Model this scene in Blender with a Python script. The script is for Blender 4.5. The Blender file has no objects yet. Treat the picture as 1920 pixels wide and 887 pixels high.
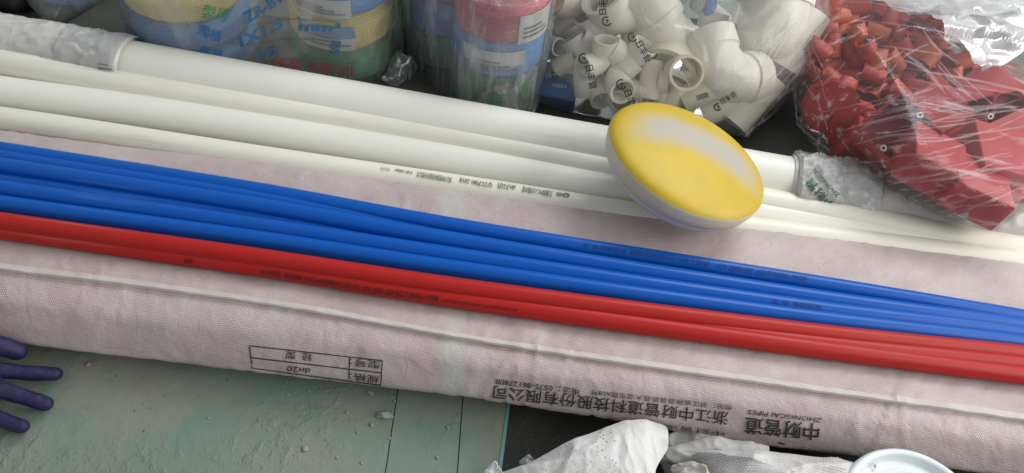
import bpy, bmesh, math, random
from mathutils import Vector, Matrix, noise, Quaternion
from mathutils.bvhtree import BVHTree

random.seed(7)
scene = bpy.context.scene
COL = scene.collection
R_ = math.radians
# ------------------------------------------------------------------ camera
F_PX = 1440.0
PITCH, ROLL, DIST, Z0 = R_(50), R_(8), 0.90, 0.06
FWD = Vector((0, math.cos(PITCH), -math.sin(PITCH)))
_u0 = Vector((0, math.sin(PITCH), math.cos(PITCH)))
RIGHT = Vector((1, 0, 0)) * math.cos(ROLL) + _u0 * math.sin(ROLL)
UP = -Vector((1, 0, 0)) * math.sin(ROLL) + _u0 * math.cos(ROLL)
CAM = Vector((0, 0, Z0)) - FWD * DIST
cd = bpy.data.cameras.new('camera')
cam = bpy.data.objects.new('camera', cd)
COL.objects.link(cam)
cd.sensor_width = 36.0
cd.lens = F_PX / 1920.0 * 36.0
cd.clip_start = 0.02
cd.clip_end = 60
CAMROT = Matrix((RIGHT, UP, -FWD)).transposed()
cam.matrix_world = Matrix.Translation(CAM) @ CAMROT.to_4x4()
scene.camera = cam
scene.render.resolution_x = 1024
scene.render.resolution_y = 473
# ------------------------------------------------------------------ light
w = bpy.data.worlds.new('World')
scene.world = w
w.use_nodes = True
bg = w.node_tree.nodes['Background']
bg.inputs[0].default_value = (0.90, 0.95, 1.0, 1)
bg.inputs[1].default_value = 0.42


def area(name, loc, target, sx, sy, power, col):
    l = bpy.data.lights.new(name, 'AREA')
    l.shape = 'RECTANGLE'
    l.size, l.size_y = sx, sy
    l.energy = power
    l.color = col
    o = bpy.data.objects.new(name, l)
    COL.objects.link(o)
    o.location = loc
    o.rotation_euler = (Vector(target) - Vector(loc)).to_track_quat('-Z', 'Y').to_euler()
    return o


area('door_daylight', (2.3, -0.25, 1.45), (0.1, 0, 0), 2.2, 1.9, 60, (1.0, 0.98, 0.95))
area('roof_light', (1.3, 1.9, 2.4), (0.2, 0.1, 0), 1.7, 1.3, 52, (0.93, 0.97, 1.0))
scene.view_settings.view_transform = 'Standard'
scene.view_settings.look = 'None'
scene.view_settings.exposure = 0.10
scene.view_settings.gamma = 1.0
scene.render.engine = 'CYCLES'
scene.cycles.use_denoising = True
scene.cycles.max_bounces = 10
scene.cycles.transparent_max_bounces = 40
scene.cycles.caustics_reflective = False
scene.cycles.caustics_refractive = False


# ------------------------------------------------------------------ geometry helpers
def ray(px, py):
    return (FWD + RIGHT * ((px - 960) / F_PX) - UP * ((py - 443.5) / F_PX))


def P(px, py, z):
    d = ray(px, py)
    return CAM + d * ((z - CAM.z) / d.z)


def cv(x, y, z):
    """direction given as seen (x to the right, y up, z toward the viewer) in world axes"""
    return (RIGHT * x + UP * y - FWD * z)


def pxm(p):
    """pixels per metre at a point"""
    return F_PX / max(0.05, (p - CAM).dot(FWD))


def fbm(p, o=4):
    return noise.fractal(p, 1.0, 2.0, o)


def catmull(pts, t):
    n = len(pts) - 1
    x = max(0.0, min(0.99999, t)) * n
    i = int(x)
    u = x - i
    p1, p2 = pts[i], pts[i + 1]
    p0 = pts[i - 1] if i > 0 else p1 * 2 - p2
    p3 = pts[i + 2] if i + 2 <= n else p2 * 2 - p1
    return ((p1 * 2) + (p2 - p0) * u + (p0 * 2 - p1 * 5 + p2 * 4 - p3) * u * u + (p1 * 3 - p0 - p2 * 3 + p3) * u ** 3) * 0.5


def link(name, bm, m, parent=None, smooth=True, angle=None):
    me = bpy.data.meshes.new(name)
    bmesh.ops.recalc_face_normals(bm, faces=bm.faces) if len(bm.faces) < 60000 else None
    bm.to_mesh(me)
    bm.free()
    for mm in (m if isinstance(m, (list, tuple)) else [m]):
        me.materials.append(mm)
    if smooth:
        me.polygons.foreach_set('use_smooth', [True] * len(me.polygons))
        if angle is not None:
            me.set_sharp_from_angle(angle=angle)
    o = bpy.data.objects.new(name, me)
    COL.objects.link(o)
    # put the origin at the base of the shape
    if len(me.vertices):
        xs = [v.co for v in me.vertices]
        lo = Vector((min(v.x for v in xs), min(v.y for v in xs), min(v.z for v in xs)))
        hi = Vector((max(v.x for v in xs), max(v.y for v in xs), max(v.z for v in xs)))
        c = Vector(((lo.x + hi.x) / 2, (lo.y + hi.y) / 2, lo.z))
        me.transform(Matrix.Translation(-c))
        o.location = c
    if parent is not None:
        setp(o, parent)
    return o


def wloc(o):
    m = o.matrix_basis.copy()
    while o.parent is not None:
        o = o.parent
        m = o.matrix_basis @ m
    return m


def setp(o, parent):
    m = wloc(parent).inverted() @ wloc(o)
    o.parent = parent
    o.matrix_basis = m


def tag(o, label, cat, group=None, kind=None):
    o['label'] = label
    o['category'] = cat
    if group:
        o['group'] = group
    if kind:
        o['kind'] = kind
    return o


def thing(name, loc, label, cat, group=None):
    o = bpy.data.objects.new(name, None)
    COL.objects.link(o)
    o.location = loc
    o.empty_display_size = 0.02
    return tag(o, label, cat, group)


def structure(o):
    o['kind'] = 'structure'
    return o


def bvh_of(*objs):
    vs, fs = [], []
    for o in objs:
        m = wloc(o)
        b = len(vs)
        vs += [m @ v.co for v in o.data.vertices]
        fs += [[b + i for i in p.vertices] for p in o.data.polygons]
    return BVHTree.FromPolygons(vs, fs)


def frame_for(d):
    d = d.normalized()
    a = Vector((0, 0, 1)) if abs(d.z) < 0.9 else Vector((0, 1, 0))
    x = d.cross(a).normalized()
    return x, x.cross(d).normalized() * -1


def tube(bm, pts, rad, n=32, cap=True, mi=0):
    """sweep of a circle; rad number or list"""
    rings = []
    L = len(pts)
    x = None
    for i, p in enumerate(pts):
        d = (pts[min(i + 1, L - 1)] - pts[max(i - 1, 0)]).normalized()
        if x is None:
            x, y = frame_for(d)
        else:
            x = (x - d * x.dot(d)).normalized()
            y = d.cross(x)
        r = rad[i] if isinstance(rad, (list, tuple)) else rad
        rings.append([bm.verts.new(p + (x * math.cos(2 * math.pi * k / n) + y * math.sin(2 * math.pi * k / n)) * r) for k in range(n)])
    fs = []
    for a, b in zip(rings, rings[1:]):
        for k in range(n):
            fs.append(bm.faces.new((a[k], a[(k + 1) % n], b[(k + 1) % n], b[k])))
    if cap:
        for rg in (rings[0], rings[-1]):
            fs.append(bm.faces.new(rg))
    for f_ in fs:
        f_.material_index = mi
    return rings


def hollow(bm, pts, ro, ri, n=32, mi=0):
    """open-ended pipe wall: outer skin, inner skin, end rings"""
    a = tube(bm, pts, ro, n, False, mi)
    b = tube(bm, pts, ri, n, False, mi)
    for s in (0, -1):
        for k in range(n):
            f_ = bm.faces.new((a[s][k], a[s][(k + 1) % n], b[s][(k + 1) % n], b[s][k]))
            f_.material_index = mi


def lathe(bm, prof, M, n=64, closed=False, mi=None):
    rings = []
    for r, z in prof:
        if r < 1e-6:
            rings.append([bm.verts.new(M @ Vector((0, 0, z)))])
        else:
            rings.append([bm.verts.new(M @ Vector((r * math.cos(2 * math.pi * k / n), r * math.sin(2 * math.pi * k / n), z))) for k in range(n)])
    pr = list(zip(rings, rings[1:]))
    if closed:
        pr.append((rings[-1], rings[0]))
    for j, (a, b) in enumerate(pr):
        for k in range(n):
            k2 = (k + 1) % n
            if len(a) == 1 and len(b) == 1:
                continue
            if len(a) == 1:
                f_ = bm.faces.new((a[0], b[k], b[k2]))
            elif len(b) == 1:
                f_ = bm.faces.new((a[k], a[k2], b[0]))
            else:
                f_ = bm.faces.new((a[k], a[k2], b[k2], b[k]))
            if mi:
                f_.material_index = mi[j]


def axisM(c, n, xdir=None):
    n = n.normalized()
    if xdir is None:
        x, y = frame_for(n)
        y = n.cross(x)
    else:
        x = (xdir - n * xdir.dot(n)).normalized()
        y = n.cross(x)
    M = Matrix((x, y, n)).transposed().to_4x4()
    M.translation = c
    return M


# ------------------------------------------------------------------ materials
def newmat(name):
    m = bpy.data.materials.new(name)
    m.use_nodes = True
    nt = m.node_tree
    b = nt.nodes['Principled BSDF']
    return m, nt, b


def nd(nt, typ, **kw):
    n = nt.nodes.new(typ)
    for k, v in kw.items():
        if k.startswith('i_'):
            n.inputs[k[2:].replace('_', ' ')].default_value = v
        else:
            setattr(n, k, v)
    return n


def ramp(nt, fac, stops):
    r = nt.nodes.new('ShaderNodeValToRGB')
    e = r.color_ramp.elements
    while len(e) < len(stops):
        e.new(0.5)
    for i, (p, c) in enumerate(stops):
        e[i].position = p
        e[i].color = (*c, 1) if len(c) == 3 else c
    nt.links.new(fac, r.inputs[0])
    return r.outputs[0]


def coords(nt, scale=(1, 1, 1), which='Object'):
    tc = nt.nodes.new('ShaderNodeTexCoord')
    mp = nt.nodes.new('ShaderNodeMapping')
    mp.inputs['Scale'].default_value = scale
    nt.links.new(tc.outputs[which], mp.inputs[0])
    return mp.outputs[0]


def noise_tex(nt, vec, scale, detail=4, rough=0.55, out='Fac', dist=0.0):
    n = nt.nodes.new('ShaderNodeTexNoise')
    n.inputs['Scale'].default_value = scale
    n.inputs['Detail'].default_value = detail
    n.inputs['Roughness'].default_value = rough
    n.inputs['Distortion'].default_value = dist
    nt.links.new(vec, n.inputs['Vector'])
    return n.outputs[out]


def mixc(nt, fac, a, b, mode='MIX'):
    m = nt.nodes.new('ShaderNodeMix')
    m.data_type = 'RGBA'
    m.blend_type = mode
    for sock, v in ((m.inputs[0], fac), (m.inputs[6], a), (m.inputs[7], b)):
        if isinstance(v, (int, float)):
            sock.default_value = v
        elif isinstance(v, (tuple, list)):
            sock.default_value = (*v, 1) if len(v) == 3 else v
        else:
            nt.links.new(v, sock)
    return m.outputs[2]


def math_(nt, op, a, b=None):
    m = nt.nodes.new('ShaderNodeMath')
    m.operation = op
    for i, v in enumerate((a, b)):
        if v is None:
            continue
        if isinstance(v, (int, float)):
            m.inputs[i].default_value = v
        else:
            nt.links.new(v, m.inputs[i])
    return m.outputs[0]


def bump(nt, b, h, strength, dist, prev=None):
    n = nt.nodes.new('ShaderNodeBump')
    n.inputs['Strength'].default_value = strength
    n.inputs['Distance'].default_value = dist
    nt.links.new(h, n.inputs['Height'])
    if prev is not None:
        nt.links.new(prev, n.inputs['Normal'])
    if b is not None:
        nt.links.new(n.outputs[0], b.inputs['Normal'])
    return n.outputs[0]


def plastic(name, col, rough=0.35, dirt=0.12, dirtcol=None, bumpv=0.08, spec=0.5, scale=30, stretch=(1, 1, 1), sss=0.0, specks=True, scuff=None):
    m, nt, b = newmat(name)
    v = coords(nt, stretch)
    dirtcol = dirtcol or tuple(c * 0.72 for c in col)
    f = noise_tex(nt, v, scale, 5, 0.6)
    f = ramp(nt, f, [(0.42, (0, 0, 0)), (0.75, (1, 1, 1))])
    c = mixc(nt, math_(nt, 'MULTIPLY', f, dirt), col, dirtcol)
    if specks:
        vo = nt.nodes.new('ShaderNodeTexVoronoi')
        vo.inputs['Scale'].default_value = 45
        nt.links.new(coords(nt), vo.inputs['Vector'])
        s = ramp(nt, vo.outputs['Distance'], [(0.0, (1, 1, 1)), (0.055, (0, 0, 0))])
        gate = ramp(nt, noise_tex(nt, coords(nt), 9, 2), [(0.52, (0, 0, 0)), (0.6, (1, 1, 1))])
        c = mixc(nt, math_(nt, 'MULTIPLY', math_(nt, 'MULTIPLY', s, gate), 0.55), c, tuple(x * 0.3 for x in col))
    if scuff:
        sc_ = noise_tex(nt, coords(nt, (2.2, 75, 75)), 1.6, 4, 0.6, dist=0.3)
        gt2 = ramp(nt, noise_tex(nt, coords(nt), 5, 3), [(0.45, (0, 0, 0)), (0.62, (1, 1, 1))])
        sf = math_(nt, 'MULTIPLY', ramp(nt, sc_, [(0.60, (0, 0, 0)), (0.72, (1, 1, 1))]), gt2)
        c = mixc(nt, math_(nt, 'MULTIPLY', sf, scuff[0]), c, scuff[1])
    nt.links.new(c, b.inputs['Base Color'])
    rr = noise_tex(nt, v, scale * 2.3, 3)
    mr = nt.nodes.new('ShaderNodeMapRange')
    nt.links.new(rr, mr.inputs[0])
    mr.inputs[3].default_value = rough - 0.08
    mr.inputs[4].default_value = rough + 0.14
    nt.links.new(mr.outputs[0], b.inputs['Roughness'])
    b.inputs['Specular IOR Level'].default_value = spec
    if sss:
        b.inputs['Subsurface Weight'].default_value = sss
        b.inputs['Subsurface Radius'].default_value = (0.004, 0.003, 0.002)
        b.inputs['Subsurface Scale'].default_value = 1.0
    if bumpv:
        bump(nt, b, noise_tex(nt, v, scale * 6, 4), bumpv, 0.001)
    return m


def ink(name, col, wear=0.25):
    m, nt, b = newmat(name)
    f = noise_tex(nt, coords(nt), 900, 2)
    c = mixc(nt, ramp(nt, f, [(0.5, (0, 0, 0)), (0.75, (1, 1, 1))]), col, tuple(x * (1 - wear) + 0.4 * wear for x in col))
    nt.links.new(c, b.inputs['Base Color'])
    b.inputs['Roughness'].default_value = 0.6
    return m


def film_mat(name, haze=0.10, streak=0.35, tint=(1, 1, 1), gloss=1.0, stretch=(1, 1, 1), scale=14, bmp=0.9, rough=0.13, milky=(0.8, 0.8, 0.82), streaks=None, span=(0.54, 0.70)):
    m = bpy.data.materials.new(name)
    m.use_nodes = True
    nt = m.node_tree
    nt.nodes.clear()
    out = nt.nodes.new('ShaderNodeOutputMaterial')
    v = coords(nt, stretch)
    n1 = noise_tex(nt, v, scale, 6, 0.62, dist=0.6)
    n2 = noise_tex(nt, coords(nt), scale * 3.5, 4, 0.6, dist=0.3)
    vs2 = coords(nt, tuple(a * 1.0 for a in (streaks or stretch)))
    n3 = noise_tex(nt, vs2, scale * 1.6, 4, 0.55, dist=0.05)
    r1 = ramp(nt, n3, [(span[0], (0, 0, 0)), (span[1], (1, 1, 1))])
    h = math_(nt, 'ADD', math_(nt, 'MULTIPLY', n1, 1.0), math_(nt, 'MULTIPLY', n2, 0.2))
    bn = bump(nt, None, h, bmp, 0.02)
    tr = nt.nodes.new('ShaderNodeBsdfTransparent')
    tr.inputs[0].default_value = (*tint, 1)
    gl = nt.nodes.new('ShaderNodeBsdfGlossy')
    gl.inputs['Roughness'].default_value = rough
    gl.inputs['Color'].default_value = (0.95, 0.97, 1, 1)
    nt.links.new(bn, gl.inputs['Normal'])
    di = nt.nodes.new('ShaderNodeBsdfDiffuse')
    di.inputs[0].default_value = (*milky, 1)
    nt.links.new(bn, di.inputs['Normal'])
    tl = nt.nodes.new('ShaderNodeBsdfTranslucent')
    tl.inputs[0].default_value = (*milky, 1)
    dm = nt.nodes.new('ShaderNodeMixShader')
    dm.inputs[0].default_value = 0.4
    nt.links.new(di.outputs[0], dm.inputs[1])
    nt.links.new(tl.outputs[0], dm.inputs[2])
    mx = nt.nodes.new('ShaderNodeMixShader')
    hz = math_(nt, 'ADD', math_(nt, 'MULTIPLY', r1, streak), haze)
    nt.links.new(hz, mx.inputs[0])
    nt.links.new(tr.outputs[0], mx.inputs[1])
    nt.links.new(dm.outputs[0], mx.inputs[2])
    fr = nt.nodes.new('ShaderNodeFresnel')
    fr.inputs[0].default_value = 1.45
    nt.links.new(bn, fr.inputs['Normal'])
    fx = math_(nt, 'MULTIPLY', fr.outputs[0], gloss)
    m2 = nt.nodes.new('ShaderNodeMixShader')
    nt.links.new(fx, m2.inputs[0])
    nt.links.new(mx.outputs[0], m2.inputs[1])
    nt.links.new(gl.outputs[0], m2.inputs[2])
    nt.links.new(m2.outputs[0], out.inputs[0])
    return m


M = {}
M['white_a'] = plastic('white_pipe_plastic', (0.775, 0.76, 0.675), 0.38, 0.25, (0.5, 0.49, 0.42), 0.04, scale=9, stretch=(0.3, 1, 1), scuff=(0.45, (0.36, 0.35, 0.30)))
M['cream'] = plastic('cream_pipe_plastic', (0.76, 0.74, 0.625), 0.36, 0.25, (0.5, 0.47, 0.36), 0.04, scale=9, stretch=(0.3, 1, 1), scuff=(0.45, (0.36, 0.35, 0.30)))
M['blue'] = plastic('blue_pipe_plastic', (0.001, 0.084, 0.40), 0.30, 0.35, (0.004, 0.090, 0.36), 0.05, scale=16, stretch=(0.25, 1, 1), spec=0.26, scuff=(0.30, (0.13, 0.22, 0.45)))
M['red'] = plastic('red_pipe_plastic', (0.40, 0.013, 0.009), 0.38, 0.35, (0.36, 0.03, 0.024), 0.05, scale=16, stretch=(0.25, 1, 1), spec=0.26, scuff=(0.30, (0.50, 0.20, 0.17)))
M['fit_white'] = plastic('white_fitting_plastic', (0.84, 0.805, 0.71), 0.36, 0.35, (0.62, 0.56, 0.44), 0.05, scale=22)
M['fit_cream'] = plastic('cream_fitting_plastic', (0.80, 0.74, 0.58), 0.36, 0.35, (0.62, 0.52, 0.34), 0.05, scale=22)
M['fit_orange'] = plastic('orange_red_plastic', (0.60, 0.13, 0.055), 0.42, 0.3, None, 0.05)
M['fit_red'] = plastic('coupling_red_plastic', (0.56, 0.075, 0.050), 0.42, 0.3, None, 0.05)
M['box_red'] = plastic('junction_box_red_plastic', (0.40, 0.022, 0.020), 0.42, 0.3, None, 0.06)
M['box_pink'] = plastic('junction_box_faded_plastic', (0.50, 0.062, 0.065), 0.42, 0.3, None, 0.06)
M['steel'] = plastic('steel_metal', (0.55, 0.55, 0.52), 0.3, 0.3)
M['steel'].node_tree.nodes['Principled BSDF'].inputs['Metallic'].default_value = 0.9
M['valve_blue'] = plastic('valve_handle_blue', (0.02, 0.09, 0.42), 0.35, 0.3)
M['glove'] = plastic('purple_glove_rubber', (0.016, 0.013, 0.054), 0.52, 0.85, (0.046, 0.042, 0.082), 0.8, scale=34, spec=0.3)
M['tape'] = plastic('cream_hem_tape', (0.53, 0.49, 0.43), 0.65, 0.5, None, 0.25)
M['lid_white'] = plastic('tub_lid_plastic', (0.66, 0.71, 0.72), 0.28, 0.2, None, 0.03)
M['card_blue'] = plastic('blue_printed_card', (0.012, 0.10, 0.33), 0.4, 0.2)
M['card_white'] = plastic('white_printed_card', (0.7, 0.68, 0.70), 0.45, 0.2)
M['ink_black'] = ink('black_print', (0.018, 0.017, 0.018))
M['ink_grey'] = ink('grey_print', (0.12, 0.12, 0.11), 0.4)
M['ink_red'] = ink('dark_print_on_red', (0.045, 0.006, 0.005), 0.0)
M['ink_blue'] = ink('dark_print_on_blue', (0.002, 0.035, 0.17), 0.0)
M['print_green'] = ink('green_print', (0.05, 0.24, 0.12), 0.2)
M['print_dkgreen'] = ink('dark_green_print', (0.02, 0.10, 0.05), 0.2)
M['print_blue'] = ink('blue_print', (0.015, 0.13, 0.30), 0.2)
M['print_pink'] = ink('red_print', (0.42, 0.05, 0.07), 0.2)
M['print_white'] = ink('white_print', (0.75, 0.77, 0.8), 0.1)
M['paper'] = plastic('paper_label', (0.66, 0.66, 0.66), 0.6, 0.3, None, 0.05)
M['paper_blue'] = plastic('paper_label_blue', (0.16, 0.30, 0.52), 0.6, 0.3, None, 0.05)
M['pebble'] = plastic('grit_stone', (0.28, 0.28, 0.25), 0.8, 0.6, (0.12, 0.13, 0.11), 0.6, scale=120)
M['pebble_pink'] = plastic('pinkish_grit_stone', (0.34, 0.20, 0.15), 0.8, 0.5, None, 0.5, scale=120)
M['black_bag'] = plastic('black_bag_plastic', (0.012, 0.012, 0.013), 0.35, 0.3, None, 0.3)


def wire_mat(name, col):
    return plastic(name, col, 0.42, 0.35, tuple(c * 0.6 for c in col), 0.12, scale=40, specks=False)


M['w_yellow'] = wire_mat('yellow_wire_insulation', (0.74, 0.62, 0.20))
M['w_blue'] = wire_mat('blue_wire_insulation', (0.09, 0.27, 0.62))
M['w_red'] = wire_mat('red_wire_insulation', (0.52, 0.06, 0.10))
M['w_green'] = wire_mat('green_wire_insulation', (0.07, 0.30, 0.13))
M['w_brown'] = wire_mat('faded_red_wire_insulation', (0.30, 0.08, 0.06))


def floor_mat(name, green, dust, dark=1.0):
    m, nt, b = newmat(name)
    v = coords(nt)
    f1 = ramp(nt, noise_tex(nt, v, 7, 6, 0.65, dist=0.4), [(0.38, (0, 0, 0)), (0.62, (1, 1, 1))])
    c = mixc(nt, f1, green, dust)
    f2 = ramp(nt, noise_tex(nt, v, 24, 5, 0.7), [(0.55, (0, 0, 0)), (0.72, (1, 1, 1))])
    c = mixc(nt, math_(nt, 'MULTIPLY', f2, 0.55), c, tuple(g * k for g, k in zip(green, (0.55, 1.05, 1.0))))
    f4 = ramp(nt, noise_tex(nt, v, 60, 5, 0.7), [(0.58, (0, 0, 0)), (0.75, (1, 1, 1))])
    c = mixc(nt, math_(nt, 'MULTIPLY', f4, 0.5), c, tuple(d * 0.62 for d in dust))
    vo = nt.nodes.new('ShaderNodeTexVoronoi')
    vo.inputs['Scale'].default_value = 55
    vo.inputs['Randomness'].default_value = 1
    nt.links.new(v, vo.inputs['Vector'])
    sp = ramp(nt, vo.outputs['Distance'], [(0.0, (1, 1, 1)), (0.10, (0, 0, 0))])
    gate = ramp(nt, noise_tex(nt, v, 14, 2), [(0.5, (0, 0, 0)), (0.6, (1, 1, 1))])
    spk = math_(nt, 'MULTIPLY', sp, gate)
    c = mixc(nt, math_(nt, 'MULTIPLY', spk, 0.85), c, (0.02, 0.022, 0.02))
    nt.links.new(c, b.inputs['Base Color'])
    b.inputs['Roughness'].default_value = 0.62
    b.inputs['Specular IOR Level'].default_value = 0.35
    h1 = bump(nt, None, noise_tex(nt, v, 16, 3, 0.5), 0.4, 0.010)
    lump = ramp(nt, noise_tex(nt, v, 75, 4, 0.6), [(0.5, (0, 0, 0)), (0.72, (1, 1, 1))])
    gate2 = ramp(nt, noise_tex(nt, v, 8, 3), [(0.42, (0, 0, 0)), (0.62, (1, 1, 1))])
    h2 = bump(nt, None, math_(nt, 'MULTIPLY', lump, gate2), 0.42, 0.0035, h1)
    bump(nt, b, noise_tex(nt, v, 420, 3, 0.6), 0.25, 0.0012, h2)
    return m


M['floor'] = floor_mat('green_floor_paint', (0.155, 0.220, 0.172), (0.225, 0.232, 0.185))
M['floor_b'] = floor_mat('worn_green_floor_paint', (0.145, 0.225, 0.182), (0.225, 0.218, 0.168))
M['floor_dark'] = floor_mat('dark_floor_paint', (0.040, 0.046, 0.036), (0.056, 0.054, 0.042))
M['floor_shade'] = floor_mat('shaded_olive_floor', (0.055, 0.066, 0.050), (0.085, 0.082, 0.062))  # green floor darkened to olive: shade behind the pipes painted into the colour
M['floor_edge'] = plastic('turquoise_paint_edge', (0.10, 0.30, 0.26), 0.5, 0.6, (0.2, 0.24, 0.2), 0.2)


def sack_mat(name, base, gap, stripes=True, pitch=0.0023):
    """woven sack: uv in metres (u along the roll, v across it)"""
    m, nt, b = newmat(name)
    tc = nt.nodes.new('ShaderNodeTexCoord')
    uv = tc.outputs['UV']
    wv = noise_tex(nt, uv, 60, 3, 0.6, 'Color')
    vec = nt.nodes.new('ShaderNodeVectorMath')
    vec.operation = 'MULTIPLY_ADD'
    nt.links.new(wv, vec.inputs[0])
    vec.inputs[1].default_value = (0.0016, 0.0016, 0)
    nt.links.new(uv, vec.inputs[2])
    br = nt.nodes.new('ShaderNodeTexBrick')
    br.inputs['Scale'].default_value = 1.0
    br.inputs['Mortar Size'].default_value = 0.00045
    br.inputs['Mortar Smooth'].default_value = 0.6
    br.inputs['Brick Width'].default_value = pitch
    br.inputs['Row Height'].default_value = pitch * 0.8
    br.inputs['Color1'].default_value = (1, 1, 1, 1)
    br.inputs['Color2'].default_value = (0.72, 0.72, 0.72, 1)
    br.inputs['Mortar'].default_value = (0, 0, 0, 1)
    nt.links.new(vec.outputs[0], br.inputs['Vector'])
    gate = ramp(nt, noise_tex(nt, uv, 16, 4, 0.6), [(0.3, (0.25, 0.25, 0.25)), (0.65, (1, 1, 1))])
    gap_f = math_(nt, 'MULTIPLY', math_(nt, 'SUBTRACT', 1.0, br.outputs['Color']), gate)
    c = mixc(nt, math_(nt, 'MULTIPLY', gap_f, 0.8), base, gap)
    # warp streaks across the roll
    mp = nt.nodes.new('ShaderNodeMapping')
    mp.inputs['Scale'].default_value = (260, 9, 1)
    nt.links.new(uv, mp.inputs[0])
    st = noise_tex(nt, mp.outputs[0], 1.0, 3, 0.6)
    c = mixc(nt, math_(nt, 'MULTIPLY', ramp(nt, st, [(0.45, (0, 0, 0)), (0.75, (1, 1, 1))]), 0.30), c, tuple(x * 0.72 for x in base))
    dirt = ramp(nt, noise_tex(nt, uv, 9, 5, 0.65), [(0.45, (0, 0, 0)), (0.75, (1, 1, 1))])
    c = mixc(nt, math_(nt, 'MULTIPLY', dirt, 0.35), c, tuple(x * 0.62 for x in base))
    if stripes:
        sx = nt.nodes.new('ShaderNodeSeparateXYZ')
        nt.links.new(uv, sx.inputs[0])
        # pale green woven band across the roll
        dx = math_(nt, 'ABSOLUTE', math_(nt, 'SUBTRACT', sx.outputs[0], SACK_BAND))
        band = ramp(nt, dx, [(0.010, (1, 1, 1)), (0.0135, (0, 0, 0))])
        c = mixc(nt, math_(nt, 'MULTIPLY', band, 0.55), c, (0.50, 0.55, 0.47))
        # smeared pink print showing through in one lengthwise zone
        mp2 = nt.nodes.new('ShaderNodeMapping')
        mp2.inputs['Scale'].default_value = (30, 5, 1)
        nt.links.new(uv, mp2.inputs[0])
        pk = ramp(nt, noise_tex(nt, mp2.outputs[0], 1.0, 3), [(0.48, (0, 0, 0)), (0.68, (1, 1, 1))])
        c = mixc(nt, math_(nt, 'MULTIPLY', pk, 0.30), c, (0.52, 0.33, 0.33))
    nt.links.new(c, b.inputs['Base Color'])
    b.inputs['Roughness'].default_value = 0.46
    b.inputs['Specular IOR Level'].default_value = 0.45
    b.inputs['Sheen Weight'].default_value = 0.1
    n0 = bump(nt, None, noise_tex(nt, uv, 70, 5, 0.65, dist=0.8), 0.35, 0.006)
    bump(nt, b, br.outputs['Color'], 0.55, 0.0009, n0)
    return m


SACK_BAND = 0.0   # filled in once the sack is laid out (metres along the roll)

# ------------------------------------------------------------------ floor
def slab(name, pts, top, bot, m):
    bm = bmesh.new()
    a = [bm.verts.new((p.x, p.y, top)) for p in pts]
    b_ = [bm.verts.new((p.x, p.y, bot)) for p in pts]
    bm.faces.new(a)
    bm.faces.new(list(reversed(b_)))
    n = len(pts)
    for i in range(n):
        bm.faces.new((a[i], a[(i + 1) % n], b_[(i + 1) % n], b_[i]))
    bmesh.ops.bevel(bm, geom=[e for e in bm.edges if all(abs(v.co.z - top) < 1e-6 for v in e.verts)], offset=0.0006, segments=2, affect='EDGES')
    return structure(link(name, bm, m, smooth=False))


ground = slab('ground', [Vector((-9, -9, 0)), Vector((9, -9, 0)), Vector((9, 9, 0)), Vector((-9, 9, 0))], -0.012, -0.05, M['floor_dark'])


def line_at(a, b, y):
    t = (y - a.y) / (b.y - a.y)
    return a + (b - a) * t


e1a, e1b = P(745, 735, 0), P(722, 887, 0)
e2a, e2b = P(868, 748, 0), P(858, 887, 0)
e3a, e3b = P(957, 755, 0), P(940, 887, 0)
YN, YF = -0.75, 1.6
# the far part of the edge is picked where it shows between the bags
e3f = P(1004, 200, 0)
edge3 = [line_at(e3a, e3b, YN), e3a, e3f, line_at(e3a, e3f, YF)]
edge2 = [line_at(e2a, e2b, YN), e2a, line_at(e2a, e2b, 0.6), line_at(e2a, e2b, YF)]
edge1 = [line_at(e1a, e1b, YN), e1a, line_at(e1a, e1b, 0.6), line_at(e1a, e1b, YF)]
for ed in (edge1, edge2):
    for p in ed:
        pass
gap = Vector((0.0004, 0, 0))
YP = P(300, 137, .0375).y
def cut(a, b):
    return [line_at(a, b, YN), line_at(a, b, YP)]
c1, c2 = cut(e1a, e1b), cut(e2a, e2b)
slab('floor_plate', [Vector((-6, YN, 0))] + [p - gap for p in c1] + [Vector((-6, YP, 0))], 0.0, -0.011, M['floor'])
slab('floor_plate', [p + gap for p in c1] + [p - gap for p in reversed(c2)], -0.0004, -0.011, M['floor_b'])
slab('floor_plate', [Vector((-6, YP + .001, 0)), c2[1] + Vector((-.001, .001, 0)), edge2[3] - gap * 3, Vector((-6, YF, 0))], -0.0002, -0.011, M['floor_shade'])  # back-left floor as its own plate, coloured dark in place of shade
slab('floor_plate', [p + gap for p in edge2] + [p - Vector((0.004, 0, 0)) for p in reversed(edge3)], 0.0003, -0.011, M['floor_b'])
slab('floor_edge_strip', [p - Vector((0.0037, 0, 0)) for p in edge3] + [p for p in reversed(edge3)], 0.0009, -0.011, M['floor_edge'])
# green floor again behind the bags and beyond the pipes at the far end
bk = P(1250, 40, 0)
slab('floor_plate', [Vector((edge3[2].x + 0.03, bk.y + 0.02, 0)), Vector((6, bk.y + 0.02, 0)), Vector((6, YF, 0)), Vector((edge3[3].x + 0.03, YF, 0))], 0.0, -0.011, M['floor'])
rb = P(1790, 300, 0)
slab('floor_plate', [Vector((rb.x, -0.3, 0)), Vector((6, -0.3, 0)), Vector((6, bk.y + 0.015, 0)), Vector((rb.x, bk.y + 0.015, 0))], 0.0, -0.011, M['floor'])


# ------------------------------------------------------------------ lettering laid on a surface
def flat_text(body, bold=0.0):
    c = bpy.data.curves.new('lettering', 'FONT')
    c.body = body
    c.size = 1
    c.resolution_u = 2
    c.offset = bold
    o = bpy.data.objects.new('lettering', c)
    COL.objects.link(o)
    dg = bpy.context.evaluated_depsgraph_get()
    me = bpy.data.meshes.new_from_object(o.evaluated_get(dg))
    bpy.data.objects.remove(o)
    bpy.data.curves.remove(c)
    return me


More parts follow.
